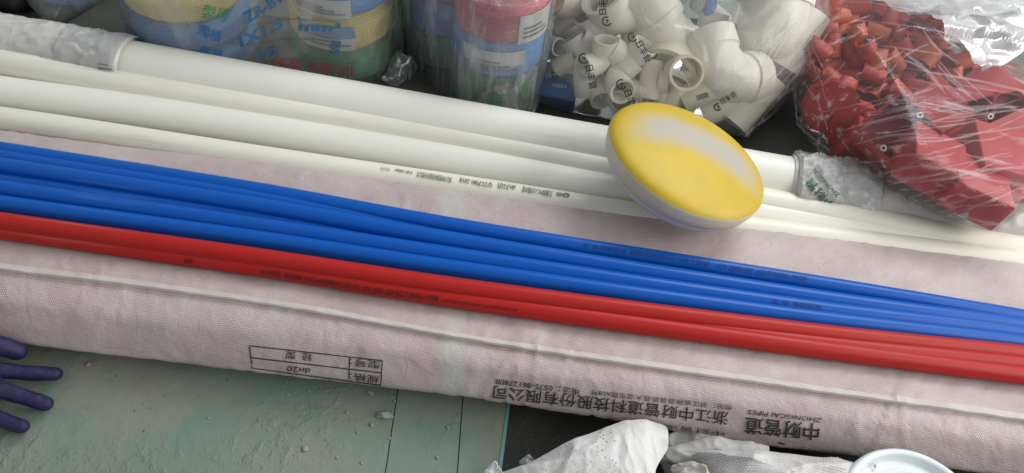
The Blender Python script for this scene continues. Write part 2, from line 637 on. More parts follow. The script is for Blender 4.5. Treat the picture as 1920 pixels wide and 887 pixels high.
def print_on(bvh, parent, body, p0, p1, hpx, m, bold=0.012, off=0.0011, curve=None, name='lettering', shear=0.0):
    """lettering whose baseline runs p0 -> p1 across the surface"""
    me = flat_text(body)
    xs = [v.co.x for v in me.vertices]
    x0, x1 = min(xs), max(xs)
    dx, dy = p1[0] - p0[0], p1[1] - p0[1]
    L = math.hypot(dx, dy)
    ux, uy = dy / L, -dx / L
    bm = bmesh.new()
    lay = bm.verts.layers.float.new('lift')
    for sh in ((0,) if bold < 0.006 else (-1, 1)):
        was = set(bm.verts)
        bm.from_mesh(me)
        for v in bm.verts:
            if v not in was:
                v.co.x += sh * bold
                v.co.y += sh * bold * 0.6
                v[lay] = 0.00012 * (sh > 0)
    bpy.data.meshes.remove(me)
    bmesh.ops.triangulate(bm, faces=bm.faces)
    k_ = L / (x1 - x0)
    for _ in range(3):
        lng = [e for e in bm.edges if (e.verts[0].co - e.verts[1].co).length * k_ > 7]
        if not lng:
            break
        bmesh.ops.subdivide_edges(bm, edges=lng, cuts=1)
        bmesh.ops.triangulate(bm, faces=[f_ for f_ in bm.faces if len(f_.verts) > 3])
    drop = []
    for v in bm.verts:
        t = (v.co.x - x0) / (x1 - x0)
        h = v.co.y / 0.78 * hpx
        t2 = t + shear * h / L
        px = p0[0] + dx * t2 + ux * h
        py = p0[1] + dy * t2 + uy * h
        if curve:
            py += curve(t)
        d = ray(px, py).normalized()
        hit, nrm, _i, dist = bvh.ray_cast(CAM, d)
        if hit is None:
            drop.append(v)
        else:
            if nrm.dot(d) > 0:
                nrm = -nrm
            v.co = hit + nrm * (off + v[lay])
    bmesh.ops.delete(bm, geom=drop, context='VERTS')
    if not len(bm.verts):
        bm.free()
        return None
    return link(name, bm, m, parent, smooth=False)


def stroke_on(bvh, parent, pts, wpx, m, off=0.0006, name='printed_line', closed=False):
    """a thin printed line along image points, cut into short quads so it follows the surface"""
    bm = bmesh.new()
    segs = list(zip(pts, pts[1:] + ([pts[0]] if closed else [])))
    if not closed:
        segs = segs[:len(pts) - 1]
    for a, b in segs:
        n = max(1, int(math.hypot(b[0] - a[0], b[1] - a[1]) / 9))
        L = math.hypot(b[0] - a[0], b[1] - a[1])
        nx, ny = -(b[1] - a[1]) / L * wpx / 2, (b[0] - a[0]) / L * wpx / 2
        prev = None
        for i in range(n + 1):
            t = i / n
            x, y = a[0] + (b[0] - a[0]) * t, a[1] + (b[1] - a[1]) * t
            pr = []
            for s in (-1, 1):
                d = ray(x + nx * s, y + ny * s).normalized()
                hit, nrm, _i, _d = bvh.ray_cast(CAM, d)
                if hit is None:
                    pr = None
                    break
                if nrm.dot(d) > 0:
                    nrm = -nrm
                pr.append(bm.verts.new(hit + nrm * off))
            if pr and prev:
                bm.faces.new((prev[0], prev[1], pr[1], pr[0]))
            prev = pr
    if not len(bm.faces):
        bm.free()
        return None
    return link(name, bm, m, parent, smooth=False)


# ------------------------------------------------------------------ woven sack bundle
# image columns: x, [back contour, blue edge, mid, hem top, hem bottom, front shoulder, front contour]
SC = {
    -260: (205, 262, 380, 452, 470, 530, 596),
    0: (247, 300, 415, 489, 507, 568, 636),
    480: (306, 358, 484, 552, 569, 628, 694),
    960: (376, 430, 566, 637, 652, 700, 756),
    1440: (431, 490, 636, 706, 722, 770, 832),
    1920: (483, 560, 706, 772, 790, 838, 896),
    2180: (512, 598, 742, 808, 826, 874, 930),
    2560: (556, 652, 794, 860, 878, 926, 982),
    -640: (148, 208, 330, 400, 418, 476, 540),
}
ZS = (0.050, 0.066, 0.070, 0.079, 0.079, 0.068, 0.034)


def sack_profile(col):
    ys = SC[col]
    pts = [P(col, y, z) for y, z in zip(ys, ZS)]
    b, f = pts[0], pts[-1]
    ax = (P(col + 40, ys[2] + 6, ZS[2]) - P(col - 40, ys[2] - 6, ZS[2]))
    back = [Vector((b.x, b.y + 0.012, 0.028)), Vector((b.x, b.y + 0.004, 0.003))]
    front = [Vector((f.x, f.y + 0.019, 0.014)), Vector((f.x, f.y + 0.042, 0.002))]
    return list(reversed(back)) + pts + front


profs = [sack_profile(c) for c in sorted(SC)]
NU, NV = 560, 96
# u positions along the middle line
NPR = len(profs[0])
grid = []
for i in range(NU + 1):
    t = i / NU
    row = [catmull([pr[j] for pr in profs], t) for j in range(NPR)]
    line = []
    # v parameter: hem is a sharp fold between control 5 (hem top) and 6 (hem bottom)
    for k in range(NV + 1):
        line.append(catmull(row, k / NV))
    grid.append(line)
mid_k = NV // 2
us = [0.0]
for i in range(NU):
    us.append(us[-1] + (grid[i + 1][mid_k] - grid[i][mid_k]).length)
vs_ = [0.0]
for k in range(NV):
    vs_.append(vs_[-1] + (grid[NU // 2][k + 1] - grid[NU // 2][k]).length)
bm = bmesh.new()
uvl = bm.loops.layers.uv.new('UVMap')
gv = []
hem_k = NV * 6 / (NPR - 1)
for i in range(NU + 1):
    col = []
    for k in range(NV + 1):
        p = grid[i][k]
        a = grid[min(i + 1, NU)][k] - grid[max(i - 1, 0)][k]
        b_ = grid[i][min(k + 1, NV)] - grid[i][max(k - 1, 0)]
        n = b_.cross(a).normalized()
        if n.z < 0 and 8 < k < NV - 12:
            n = -n
        u, v = us[i], vs_[k]
        # long soft folds along the roll and some short cross creases
        d = 0.0015 * fbm(Vector((u * 4, v * 22, 1.3)), 4)
        cr = noise.noise(Vector((u * 34 + v * 12, v * 9, 7.7)))
        d += 0.0016 * max(0.0, 1 - abs(cr) * 9) * max(0, noise.noise(Vector((u * 6, v * 10, 3.1))) + 0.15) * 2
        d += 0.0007 * fbm(Vector((u * 60, v * 60, 2.0)), 3)
        # lower sack sits a little under the taped edge
        if k > hem_k:
            d -= 0.0045 * math.exp(-(k - hem_k) / 5.0)
        if k < 3 or k > NV - 3:
            d *= 0.2
        col.append(bm.verts.new(p + n * d))
    gv.append(col)
for i in range(NU):
    for k in range(NV):
        f_ = bm.faces.new((gv[i][k], gv[i + 1][k], gv[i + 1][k + 1], gv[i][k + 1]))
        for lp, (a, b_) in zip(f_.loops, ((i, k), (i + 1, k), (i + 1, k + 1), (i, k + 1))):
            lp[uvl].uv = (us[a], vs_[b_])
# underside
for i in range(NU):
    bm.faces.new((gv[i][0], gv[i][NV], gv[i + 1][NV], gv[i + 1][0]))
bm.faces.new(gv[0])
bm.faces.new(list(reversed(gv[NU])))
# along-roll position of the pale green band, seen near x = 850 px
best = min(range(NU + 1), key=lambda i: abs((grid[i][int(hem_k) + 6] - CAM).dot(RIGHT) / (grid[i][int(hem_k) + 6] - CAM).dot(FWD) * F_PX + 960 - 850))
SACK_BAND = us[best]
M['sack'] = sack_mat('woven_sack', (0.60, 0.52, 0.50), (0.26, 0.165, 0.165))
sack = link('woven_sack', bm, M['sack'])
tag(sack, 'long pinkish woven sack bundle under the blue and red conduits, printed with black characters', 'sack')
sack_bvh = bvh_of(sack)

# taped hem running the length of the sack
bm = bmesh.new()
rows = []
for i in range(0, NU + 1):
    t = i / NU
    kk = hem_k
    def at(kf):
        k0 = int(kf)
        fr = kf - k0
        return gv_pos[i][k0] * (1 - fr) + gv_pos[i][k0 + 1] * fr
    rows.append(i)
M_s = wloc(sack)
allco = [M_s @ v.co for v in sack.data.vertices]
W1 = NV + 1


def gpos(i, kf):
    k0 = int(kf)
    fr = kf - k0
    return allco[i * W1 + k0] * (1 - fr) + allco[i * W1 + k0 + 1] * fr


hv = []
for i in range(NU + 1):
    wob = 0.35 * noise.noise(Vector((us[i] * 9, 0.5, 0)))
    ks = [hem_k - 8.6 + wob, hem_k - 6 + wob, hem_k - 3.6 + wob, hem_k - 1.2 + wob]
    wid = [gpos(i, k) for k in ks]
    lift = [0.0004, 0.0006, 0.0008, 0.0015]
    jag = 0.0012 * noise.noise(Vector((us[i] * 55, 3.5, 0)))
    hv.append([bm.verts.new(p + Vector((0, -0.25 * l, l + jag * (j / 3)))) for j, (p, l) in enumerate(zip(wid, lift))] +
              [bm.verts.new(wid[3] + Vector((0, -0.0015, -0.0008)))])
for i in range(NU):
    for j in range(4):
        bm.faces.new((hv[i][j], hv[i + 1][j], hv[i + 1][j + 1], hv[i][j + 1]))
link('hem_tape', bm, M['tape'], sack, angle=R_(22))

# printing on the sack (reads upside down from the camera)
ib = M['ink_black']
print_on(sack_bvh, sack, '浙江中财管道科技股份有限公司', (1366, 774), (926, 724), 20.5, ib, 0.014)
print_on(sack_bvh, sack, '地址：浙江省新昌县新昌大道东路658号', (1373, 760), (1108, 731), 8.5, ib, 0.0)
print_on(sack_bvh, sack, '电话：0575-86127808', (1086, 729), (930, 710), 10.5, ib, 0.006)
print_on(sack_bvh, sack, '中财管道', (1536, 797), (1398, 784), 26, ib, 0.022)
print_on(sack_bvh, sack, 'ZHONGCAI PIPES', (1541, 784), (1403, 768), 9, ib, 0.008, shear=0.15)
print_on(sack_bvh, sack, '中财管道', (1358, 808), (1245, 795), 9, ib, 0.0)
print_on(sack_bvh, sack, '型号：', (714, 678), (656, 672), 12, ib, 0.006)
print_on(sack_bvh, sack, '规格：', (712, 705), (656, 699), 12, ib, 0.006)
print_on(sack_bvh, sack, '轻  型', (586, 664), (537, 659), 12, ib, 0.006)
print_on(sack_bvh, sack, 'dn20', (583, 690), (539, 685), 11, ib, 0.006)
for pts in ([(468, 648), (717, 676)], [(469, 670), (716, 699)], [(473, 690), (714, 722)], [(468, 648), (473, 690)], [(656, 669), (654, 715)], [(717, 676), (714, 722)]):
    stroke_on(sack_bvh, sack, pts, 2.1, ib)
# small dark corner of another print under the front edge
stroke_on(sack_bvh, sack, [(1460, 829), (1472, 833)], 3, ib)


# ------------------------------------------------------------------ pipes
def pipe_path(pts, n=60):
    v = [P(x, y, z) for x, y, z in pts]
    v = [v[0] + (v[0] - v[1]).normalized() * 0.25] + v
    if pts[-1][0] > 2000:
        v.append(v[-1] + (v[-1] - v[-2]).normalized() * 0.25)
    return [catmull(v, i / n) for i in range(n + 1)]


def straight_pipe(name, pts, r, m, label, group, n=60, hollow_end=False, wob=0.0):
    path = pipe_path(pts, n)
    bm = bmesh.new()
    if hollow_end:
        hollow(bm, path, r, r * 0.86, 40)
    else:
        tube(bm, path, r, 40)
    o = link(name, bm, m, smooth=True, angle=R_(40))
    tag(o, label, 'pipe', group)
    return o, path


GW = 'white and cream pipes lying side by side'
pipeA, pathA = straight_pipe('white_pipe', [(-330, 18, .0375), (300, 137, .0375), (1100, 282, .0375), (1460, 343, .0375), (1920, 428, .0375), (2250, 488, .0375)], 0.0375, M['white_a'],
                             'thick white pipe, partly wrapped in crumpled plastic film', GW)
pipeB, _ = straight_pipe('white_pipe', [(-330, 60, .040), (0, 118, .040), (300, 174, .040), (800, 253, .040), (1130, 318, .040), (1420, 378, .040), (1920, 472, .040), (2250, 535, .040)], 0.020, M['cream'],
                         'slim cream pipe between the thick white pipe and the mid-sized white one', GW)
pipeC, _ = straight_pipe('white_pipe', [(-330, 125, .027), (0, 178, .027), (300, 219, .027), (800, 300, .027), (1130, 358, .027), (1420, 408, .027), (1845, 470, .030)], 0.0255, M['white_a'],
                         'mid-sized white pipe ending under the film-wrapped pipe, beside the printed one', GW, hollow_end=True)
pipeD, _ = straight_pipe('white_pipe', [(-330, 186, .040), (0, 224, .040), (480, 296, .040), (900, 358, .040), (1190, 403, .040), (1420, 432, .040), (1920, 494, .042), (2250, 545, .042)], 0.0165, M['cream'],
                         'cream pipe with a line of grey printing, next to the woven sack', GW)

r20 = 0.0099
GB = 'blue conduits on the sack'
blue_pts = [
    ('blue conduit beside the bare upper strip of sack, with faint dark lettering along it',
     [(-300, 233, .080), (0, 281, .080), (480, 357, .080), (880, 429, .080), (1500, 527, .080), (1920, 596, .078), (2250, 650, .076)]),
    ('second blue conduit from the bare upper strip of sack, a smooth plain one',
     [(-300, 264, .086), (0, 311, .086), (480, 386, .085), (880, 456, .084), (1500, 554, .083), (1920, 612, .081), (2250, 662, .078)]),
    ('blue conduit next to the lowest blue one, with a small dark printed mark',
     [(-300, 306, .085), (0, 353, .085), (480, 423, .084), (880, 484, .083), (1500, 575, .083), (1920, 625, .080), (2250, 672, .078)]),
    ('blue conduit lying against the upper red conduit',
     [(-300, 334, .083), (0, 382, .083), (480, 448, .082), (880, 508, .082), (1500, 594, .082), (1920, 643, .079), (2250, 690, .078)]),
    ('sunken blue conduit showing as a narrow strip just below the lettered one',
     [(-300, 247, .080), (0, 296, .080), (480, 373, .078), (880, 447, .072), (1500, 545, .070), (1920, 610, .068), (2250, 660, .068)]),
    ('sunken blue conduit in the groove above the one with the small mark',
     [(-300, 292, .076), (0, 338, .076), (480, 408, .075), (880, 474, .072), (1500, 568, .070), (1920, 622, .068), (2250, 668, .068)]),
]
blues = []
for lb, pts in blue_pts:
    o, _ = straight_pipe('blue_conduit', pts, r20, M['blue'], lb, GB)
    blues.append(o)
GR = 'red conduits on the sack'
red_pts = [
    ('red conduit lying against the blue ones, uppermost of the red three',
     [(-300, 372, .092), (0, 415, .092), (480, 482, .092), (880, 541, .091), (1500, 620, .086), (1920, 664, .083), (2250, 700, .083)]),
    ('middle red conduit, mostly hidden between the two other red ones',
     [(-300, 380, .080), (0, 424, .080), (480, 494, .080), (880, 556, .080), (1500, 640, .082), (1920, 684, .082), (2250, 722, .082)]),
    ('red conduit with a line of black printing, lowest of the red three on the sack',
     [(-300, 388, .083), (0, 431, .083), (480, 500, .083), (880, 564, .083), (1500, 650, .083), (1920, 704, .081), (2250, 746, .080)]),
]
reds = []
for lb, pts in red_pts:
    o, _ = straight_pipe('red_conduit', pts, r20 if len(reds) != 1 else 0.0097, M['red'], lb, GR)
    reds.append(o)

bD = bvh_of(pipeD)
ig = M['ink_grey']
print_on(bD, pipeD, '◎®', (1068, 364), (1043, 361), 7, ig, 0.02)
print_on(bD, pipeD, '交通用PVC-U分隔水管', (1036, 360), (980, 351), 9, ig, 0.012)
print_on(bD, pipeD, 'dn32(I)', (967, 349), (934, 345), 9.5, ig, 0.01)
print_on(bD, pipeD, 'Q/ZCP081-2018', (924, 345), (863, 334), 9, ig, 0.01)
print_on(bD, pipeD, '浙江中财管道科技股份有限公司', (848, 334), (783, 323), 9, ig, 0.006)
print_on(bD, pipeD, '0181130064', (774, 322), (742, 317), 6, ig, 0.006)
print_on(bD, pipeD, '12:13', (731, 316), (715, 314), 6, ig, 0.006)
bR = bvh_of(reds[2])
ir = M['ink_red']
print_on(bR, reds[2], '▣', (347, 492), (361, 493), 8, ir, 0.02)
print_on(bR, reds[2], '◎·中财管道', (488, 513), (527, 518), 9, ir, 0.0)
print_on(bR, reds[2], '建筑用绝缘', (533, 520), (566, 525), 9, ir, 0.0)
print_on(bR, reds[2], 'PVC-U', (571, 528), (603, 532), 10.5, ir, 0.006)
print_on(bR, reds[2], '绝缘阻燃电工套管 无铅', (604, 532), (674, 543), 9, ir, 0.0)
print_on(bR, reds[2], 'GY·205-20 JG/T3050-1998', (679, 546), (822, 565), 11.5, ir, 0.006)
print_on(bR, reds[2], '20070000/0032 02:48  2007200070070148', (830, 565), (970, 584), 5.5, ir, 0.0)
bB = bvh_of(blues[0])
iblu = M['ink_blue']
print_on(bB, blues[0], '▣  ◎·中财管道  建筑用绝缘PVC-U电工套管', (1094, 463), (1330, 500), 8, iblu, 0.01)
print_on(bB, blues[0], 'GY-205-20  JG/T3050-1998', (1345, 502), (1512, 527), 9, iblu, 0.01)
bB3 = bvh_of(blues[2])
print_on(bB3, blues[2], '▣  ◎  中财管道', (1450, 568), (1540, 580), 7, iblu, 0.01)


# film wrapped round both ends of the thick white pipe
def wrap(name, path_px, r0, m, seed, amp=0.005, ends=True):
    v = [P(x, y, z) for x, y, z in path_px]
    n, k = 150, 72
    bm = bmesh.new()
    rings = []
    for i in range(n + 1):
        t = i / n
        p = catmull(v, t)
        d = (catmull(v, min(1, t + .01)) - catmull(v, max(0, t - .01))).normalized()
        x, y = frame_for(d)
        y = d.cross(x)
        rg = []
        for j in range(k):
            a = 2 * math.pi * j / k
            q = p + (x * math.cos(a) + y * math.sin(a)) * r0
            s = q * 14
            rid = 1 - abs(noise.noise(Vector((s.x * 2.1, s.y * 4.5, s.z * 4.5 + seed)))) * 2
            d1 = 0.45 * fbm(Vector((s.x * 1.2, s.y * 2.5, s.z * 2.5 + seed)), 3) + 0.5 * max(0, rid) ** 3
            rr = r0 + amp * (0.35 + d1)
            if ends and t < 0.03:
                rr = r0 * 0.99 + (rr - r0) * t / 0.03
            if ends and t > 0.97:
                rr = r0 * 0.99 + (rr - r0) * (1 - t) / 0.03
            rg.append(bm.verts.new(p + (x * math.cos(a) + y * math.sin(a)) * rr))
        rings.append(rg)
    for a, b_ in zip(rings, rings[1:]):
        for j in range(k):
            bm.faces.new((a[j], a[(j + 1) % k], b_[(j + 1) % k], b_[j]))
    return link(name, bm, m, pipeA)


M['wrap'] = film_mat('milky_wrap_film', 0.90, 0.10, (1, 1, 1), 0.6, (1, 1, 1), 26, 0.06, 0.16, (0.84, 0.82, 0.77))
M['wrap_clear'] = film_mat('clear_wrap_film', 0.60, 0.30, (1, 1, 1), 0.8, (1, 1, 1), 34, 0.12, 0.12, (0.85, 0.85, 0.82))


M['wrap_glint'] = film_mat('glossy_wrap_film', 0.62, 0.3, (1, 1, 1), 1.3, (1, 1, 1), 40, 0.22, 0.07, (0.88, 0.88, 0.85))


def on_A(px, z=.0375):
    xs = [(-330, 18), (300, 137), (1100, 282), (1460, 343), (1920, 428), (2250, 488)]
    for (a, ya), (b_, yb) in zip(xs, xs[1:]):
        if px <= b_:
            return (px, ya + (yb - ya) * (px - a) / (b_ - a), z)
    return (px, yb, z)


wl = wrap('plastic_wrap', [on_A(x) for x in (-250, -100, 20, 140, 250)], 0.0392, M['wrap'], 1.0, 0.0045)
wl2 = wrap('plastic_wrap', [on_A(x) for x in (135, 175, 215, 252)], 0.0418, M['wrap_clear'], 4.0, 0.004)
wr = wrap('plastic_wrap', [on_A(x) for x in (1472, 1600, 1750, 1920, 2200)], 0.0395, M['wrap'], 9.0, 0.006)
wr2 = wrap('plastic_wrap', [on_A(x) for x in (1478, 1520, 1570, 1630)], 0.0425, M['wrap_glint'], 12.0, 0.009)
bw = bvh_of(wr2, wr)
print_on(bw, pipeA, '中财管', (1566, 384), (1520, 334), 15, M['print_dkgreen'], 0.02, off=0.0014)
print_on(bw, pipeA, 'ZHONGCAI', (1574, 366), (1528, 316), 8, M['print_dkgreen'], 0.01, off=0.0014)
bwl = bvh_of(wl2)
stroke_on(bwl, pipeA, [(184, 127), (210, 130)], 2, M['ink_grey'], 0.0012)
stroke_on(bwl, pipeA, [(184, 120), (204, 123)], 1.4, M['ink_grey'], 0.0012)


# ------------------------------------------------------------------ yellow-topped lid on the pipes
lc = P(1293, 288, 0.108)
ln = cv(0.33, 0.665, 0.67).normalized()
LM = axisM(lc, ln, cv(1, -0.42, 0))
under = bvh_of(pipeA, pipeB, pipeC, pipeD, sack)
lz = 0.140
while lz > 0.05:
    lc = P(1296, 286, lz)
    RL = 160.0 / pxm(lc)
    LM = axisM(lc, ln, cv(1, -0.42, 0))
    clear = 1.0
    for q in range(72):
        for rr_, hh in ((1.0, -.010), (.985, -.029), (.93, -.041), (.5, -.045)):
            w_ = LM @ Vector((RL * rr_ * math.cos(q * R_(5)), RL * rr_ * math.sin(q * R_(5)), hh))
            ht = under.ray_cast(Vector((w_.x, w_.y, 1)), Vector((0, 0, -1)))
            if ht[0] is not None:
                clear = min(clear, w_.z - ht[0].z)
    if clear < 0.0:
        break
    lz -= 0.001
print('LID rests at', lz, clear)
m, nt, b = newmat('worn_yellow_paint')
v = coords(nt)
sx = nt.nodes.new('ShaderNodeSeparateXYZ')
tc = nt.nodes.new('ShaderNodeTexCoord')
nt.links.new(tc.outputs['UV'], sx.inputs[0])
wob = math_(nt, 'MULTIPLY', math_(nt, 'SUBTRACT', noise_tex(nt, v, 24, 4), 0.5), 0.30)
# worn-off patch: a bent band across the lid where bare plastic shows
u_, v_ = sx.outputs[0], sx.outputs[1]
bend = math_(nt, 'SUBTRACT', 0.235, math_(nt, 'MULTIPLY', math_(nt, 'POWER', math_(nt, 'ABSOLUTE', math_(nt, 'ADD', u_, 0.05)), 2.0), 0.34))
bend = math_(nt, 'ADD', bend, math_(nt, 'MULTIPLY', u_, 0.10))
dv = math_(nt, 'ABSOLUTE', math_(nt, 'ADD', math_(nt, 'SUBTRACT', v_, bend), math_(nt, 'MULTIPLY', wob, 0.5)))
band = ramp(nt, dv, [(0.13, (1, 1, 1)), (0.42, (0, 0, 0))])
ends = ramp(nt, math_(nt, 'ABSOLUTE', math_(nt, 'SUBTRACT', u_, 0.06)), [(0.55, (1, 1, 1)), (0.93, (0, 0, 0))])
patch = math_(nt, 'MULTIPLY', band, ends)
mott = ramp(nt, noise_tex(nt, v, 18, 5, 0.6), [(0.35, (0, 0, 0)), (0.75, (1, 1, 1))])
yel = mixc(nt, mott, (0.56, 0.385, 0.013), (0.47, 0.33, 0.018))
c = mixc(nt, patch, yel, (0.41, 0.375, 0.31))
vo = nt.nodes.new('ShaderNodeTexVoronoi')
vo.inputs['Scale'].default_value = 40
nt.links.new(v, vo.inputs['Vector'])
sp = ramp(nt, vo.outputs['Distance'], [(0, (1, 1, 1)), (0.05, (0, 0, 0))])
gt = ramp(nt, noise_tex(nt, v, 20, 2), [(0.56, (0, 0, 0)), (0.62, (1, 1, 1))])
c = mixc(nt, math_(nt, 'MULTIPLY', math_(nt, 'MULTIPLY', sp, gt), 0.5), c, (0.35, 0.25, 0.03))
nt.links.new(c, b.inputs['Base Color'])
b.inputs['Roughness'].default_value = 0.5
bump(nt, b, noise_tex(nt, v, 260, 4), 0.10, 0.001)
M['lid_yellow'] = m
M['lid_rim'] = plastic('lid_rim_plastic', (0.66, 0.62, 0.50), 0.42, 0.6, (0.62, 0.50, 0.16), 0.05, scale=14)
M['lid_rim'].node_tree.nodes['Principled BSDF'].inputs['Subsurface Weight'].default_value = 0.35
M['lid_rim'].node_tree.nodes['Principled BSDF'].inputs['Subsurface Radius'].default_value = (0.01, 0.008, 0.005)
M['lid_rim'].node_tree.nodes['Principled BSDF'].inputs['Subsurface Scale'].default_value = 1.0
M['lid_lip'] = plastic('lid_lip_plastic', (0.64, 0.62, 0.64), 0.38, 0.25, None, 0.04, scale=14)
lidr = thing('container_lid', lc - ln * 0.03, 'round tilted lid with worn yellow top and pale rim, lying on the white pipes', 'lid')
bm = bmesh.new()
uvl = bm.loops.layers.uv.new('UVMap')
prof = [(0, 0.0085), (RL * .2, 0.0081), (RL * .4, 0.0068), (RL * .6, 0.0046), (RL * .75, 0.0022), (RL * .87, -0.0006), (RL * .94, -0.0030), (RL * .98, -0.0058), (RL, -0.0088)]
lathe(bm, prof, LM, 96)
Mi = LM.inverted()
for f_ in bm.faces:
    for lp in f_.loops:
        q = Mi @ lp.vert.co
        lp[uvl].uv = (q.x / RL, q.y / RL)
link('yellow_top', bm, M['lid_yellow'], lidr)
bm = bmesh.new()
lathe(bm, [(RL * .999, -0.0087), (RL * 1.004, -0.0098), (RL * 1.004, -0.012), (RL * .992, -0.020), (RL * .97, -0.0285), (RL * .952, -0.0300), (RL * .945, -0.0315), (RL * .92, -0.0325)], LM, 96)
link('rim', bm, M['lid_rim'], lidr)
bm = bmesh.new()
lathe(bm, [(RL * .925, -0.0320), (RL * .915, -0.037), (RL * .88, -0.0420), (RL * .80, -0.0445), (0, -0.0455)], LM, 96)
link('lower_lip', bm, M['lid_lip'], lidr)
for (dx, dy) in ((0.19, 0.62), (0.25, 0.60)):
    bm = bmesh.new()
    bmesh.ops.create_icosphere(bm, subdivisions=2, radius=0.0018, matrix=LM @ Matrix.Translation((dx * RL, dy * RL, 0.002)) @ Matrix.Scale(1.8, 4, (1, 0, 0)))
    link('paint_nib', bm, M['lid_yellow'], lidr)


# ------------------------------------------------------------------ clear film bags
def film(name, pts, m, label, cat, inflate=0.004, sub=6, amp=0.004, stretch=(1, 1, 1), freq=9, seed=0.0, zmin=-0.006, flatten=True, center=None, relax=5):
    bmh = bmesh.new()
    for p in pts:
        bmh.verts.new(p)
    bmesh.ops.convex_hull(bmh, input=list(bmh.verts))
    bmesh.ops.delete(bmh, geom=[v for v in bmh.verts if not v.link_faces], context='VERTS')
    bmesh.ops.recalc_face_normals(bmh, faces=bmh.faces)
    tree = BVHTree.FromBMesh(bmh)
    c = center or sum((v.co for v in bmh.verts), Vector()) / len(bmh.verts)
    bmh.free()
    bm = bmesh.new()
    bmesh.ops.create_icosphere(bm, subdivisions=sub, radius=1.0)
    dirs = [v.co.normalized() for v in bm.verts]
    rad = []
    for d in dirs:
        hit = tree.ray_cast(c, d)
        rad.append((hit[0] - c).length if hit[0] is not None else 0.05)
    # one relaxing pass so the hull's corners stay but the creases round off
    bm.verts.index_update()
    for _ in range(relax):
        nr = rad[:]
        for v in bm.verts:
            nb = [rad[e.other_vert(v).index] for e in v.link_edges]
            nr[v.index] = max(rad[v.index], 0.4 * rad[v.index] + 0.6 * sum(nb) / len(nb))
        rad = nr
    for v, d in zip(bm.verts, dirs):
        q = c + d * rad[v.index]
        s = Vector((q.x * stretch[0], q.y * stretch[1], q.z * stretch[2])) * freq
        wv = Vector((fbm(s * 0.6 + Vector((seed, 0, 0)), 2), fbm(s * 0.6 + Vector((0, seed + 5, 0)), 2), 0)) * 0.7
        rg = 1 - abs(noise.noise(s + wv + Vector((seed, 2, 1)))) * 2.2
        rg2 = 1 - abs(noise.noise(s * 2.3 + wv * 2 + Vector((seed, 7, 4)))) * 2.2
        dd = inflate + amp * (max(0, rg) ** 3 * 1.0 + max(0, rg2) ** 3 * 0.5 + 0.6 * fbm(s * 0.7, 3))
        q = c + d * (rad[v.index] + dd)
        if q.z < zmin:
            q.z = zmin + 0.0005
        v.co = q
    o = link(name, bm, m)
    tag(o, label, cat)
    return o


def circle_pts(c, r, z0, z1, n=24):
    return [Vector((c.x + r * math.cos(2 * math.pi * k / n), c.y + r * math.sin(2 * math.pi * k / n), z)) for k in range(n) for z in (z0, z1)]


# ------------------------------------------------------------------ wire coils
def coil(base, R, h, m, label, group, tilt=None, seed=0):
    """ring of wound wire lying flat: scalloped skin, one ridge per turn"""
    rnd = random.Random(seed)
    ri = R * 0.42
    wr = 0.0017
    prof = []

    def scal(a, b_, nx, nz, turns):
        for i in range(turns):
            for s in range(4):
                t = (i + s / 4) / turns
                bulge = math.sin(math.pi * s / 4) * wr * 0.8
                prof.append((a[0] + (b_[0] - a[0]) * t + nx * bulge, a[1] + (b_[1] - a[1]) * t + nz * bulge))
    ch = 0.010
    scal((R, ch), (R, h - ch), 1, 0, int((h - 2 * ch) / 0.0034))
    scal((R, h - ch), (R - ch, h), .7, .7, 4)
    scal((R - ch, h), (ri + ch, h), 0, 1, int((R - ri - 2 * ch) / 0.0036))
    scal((ri + ch, h), (ri, h - ch), -.7, .7, 4)
    scal((ri, h - ch), (ri, ch), -1, 0, 8)
    scal((ri, ch), (ri + ch, 0.0), -.7, -.7, 3)
    scal((ri + ch, 0.0), (R - ch, 0.0), 0, -1, 8)
    scal((R - ch, 0.0), (R, ch), .7, -.7, 4)
    Mx = Matrix.Translation(base) @ (tilt or Matrix.Identity(4))
    bm = bmesh.new()
    lathe(bm, prof, Matrix.Identity(4), 96, closed=True)
    for v in bm.verts:
        a = math.atan2(v.co.y, v.co.x)
        w_ = 0.0012 * noise.noise(Vector((math.cos(a) * 2, math.sin(a) * 2, v.co.z * 60 + seed)))
        rr = Vector((math.cos(a), math.sin(a), 0))
        v.co += rr * w_ + Vector((0, 0, 0.0018 * noise.noise(Vector((math.cos(a) * 1.5, math.sin(a) * 1.5, seed + v.co.length * 40)))))
    bmesh.ops.transform(bm, matrix=Mx, verts=bm.verts)
    o = link('wire_coil', bm, m)
    tag(o, label, 'wire coil', group)
    return o, Mx


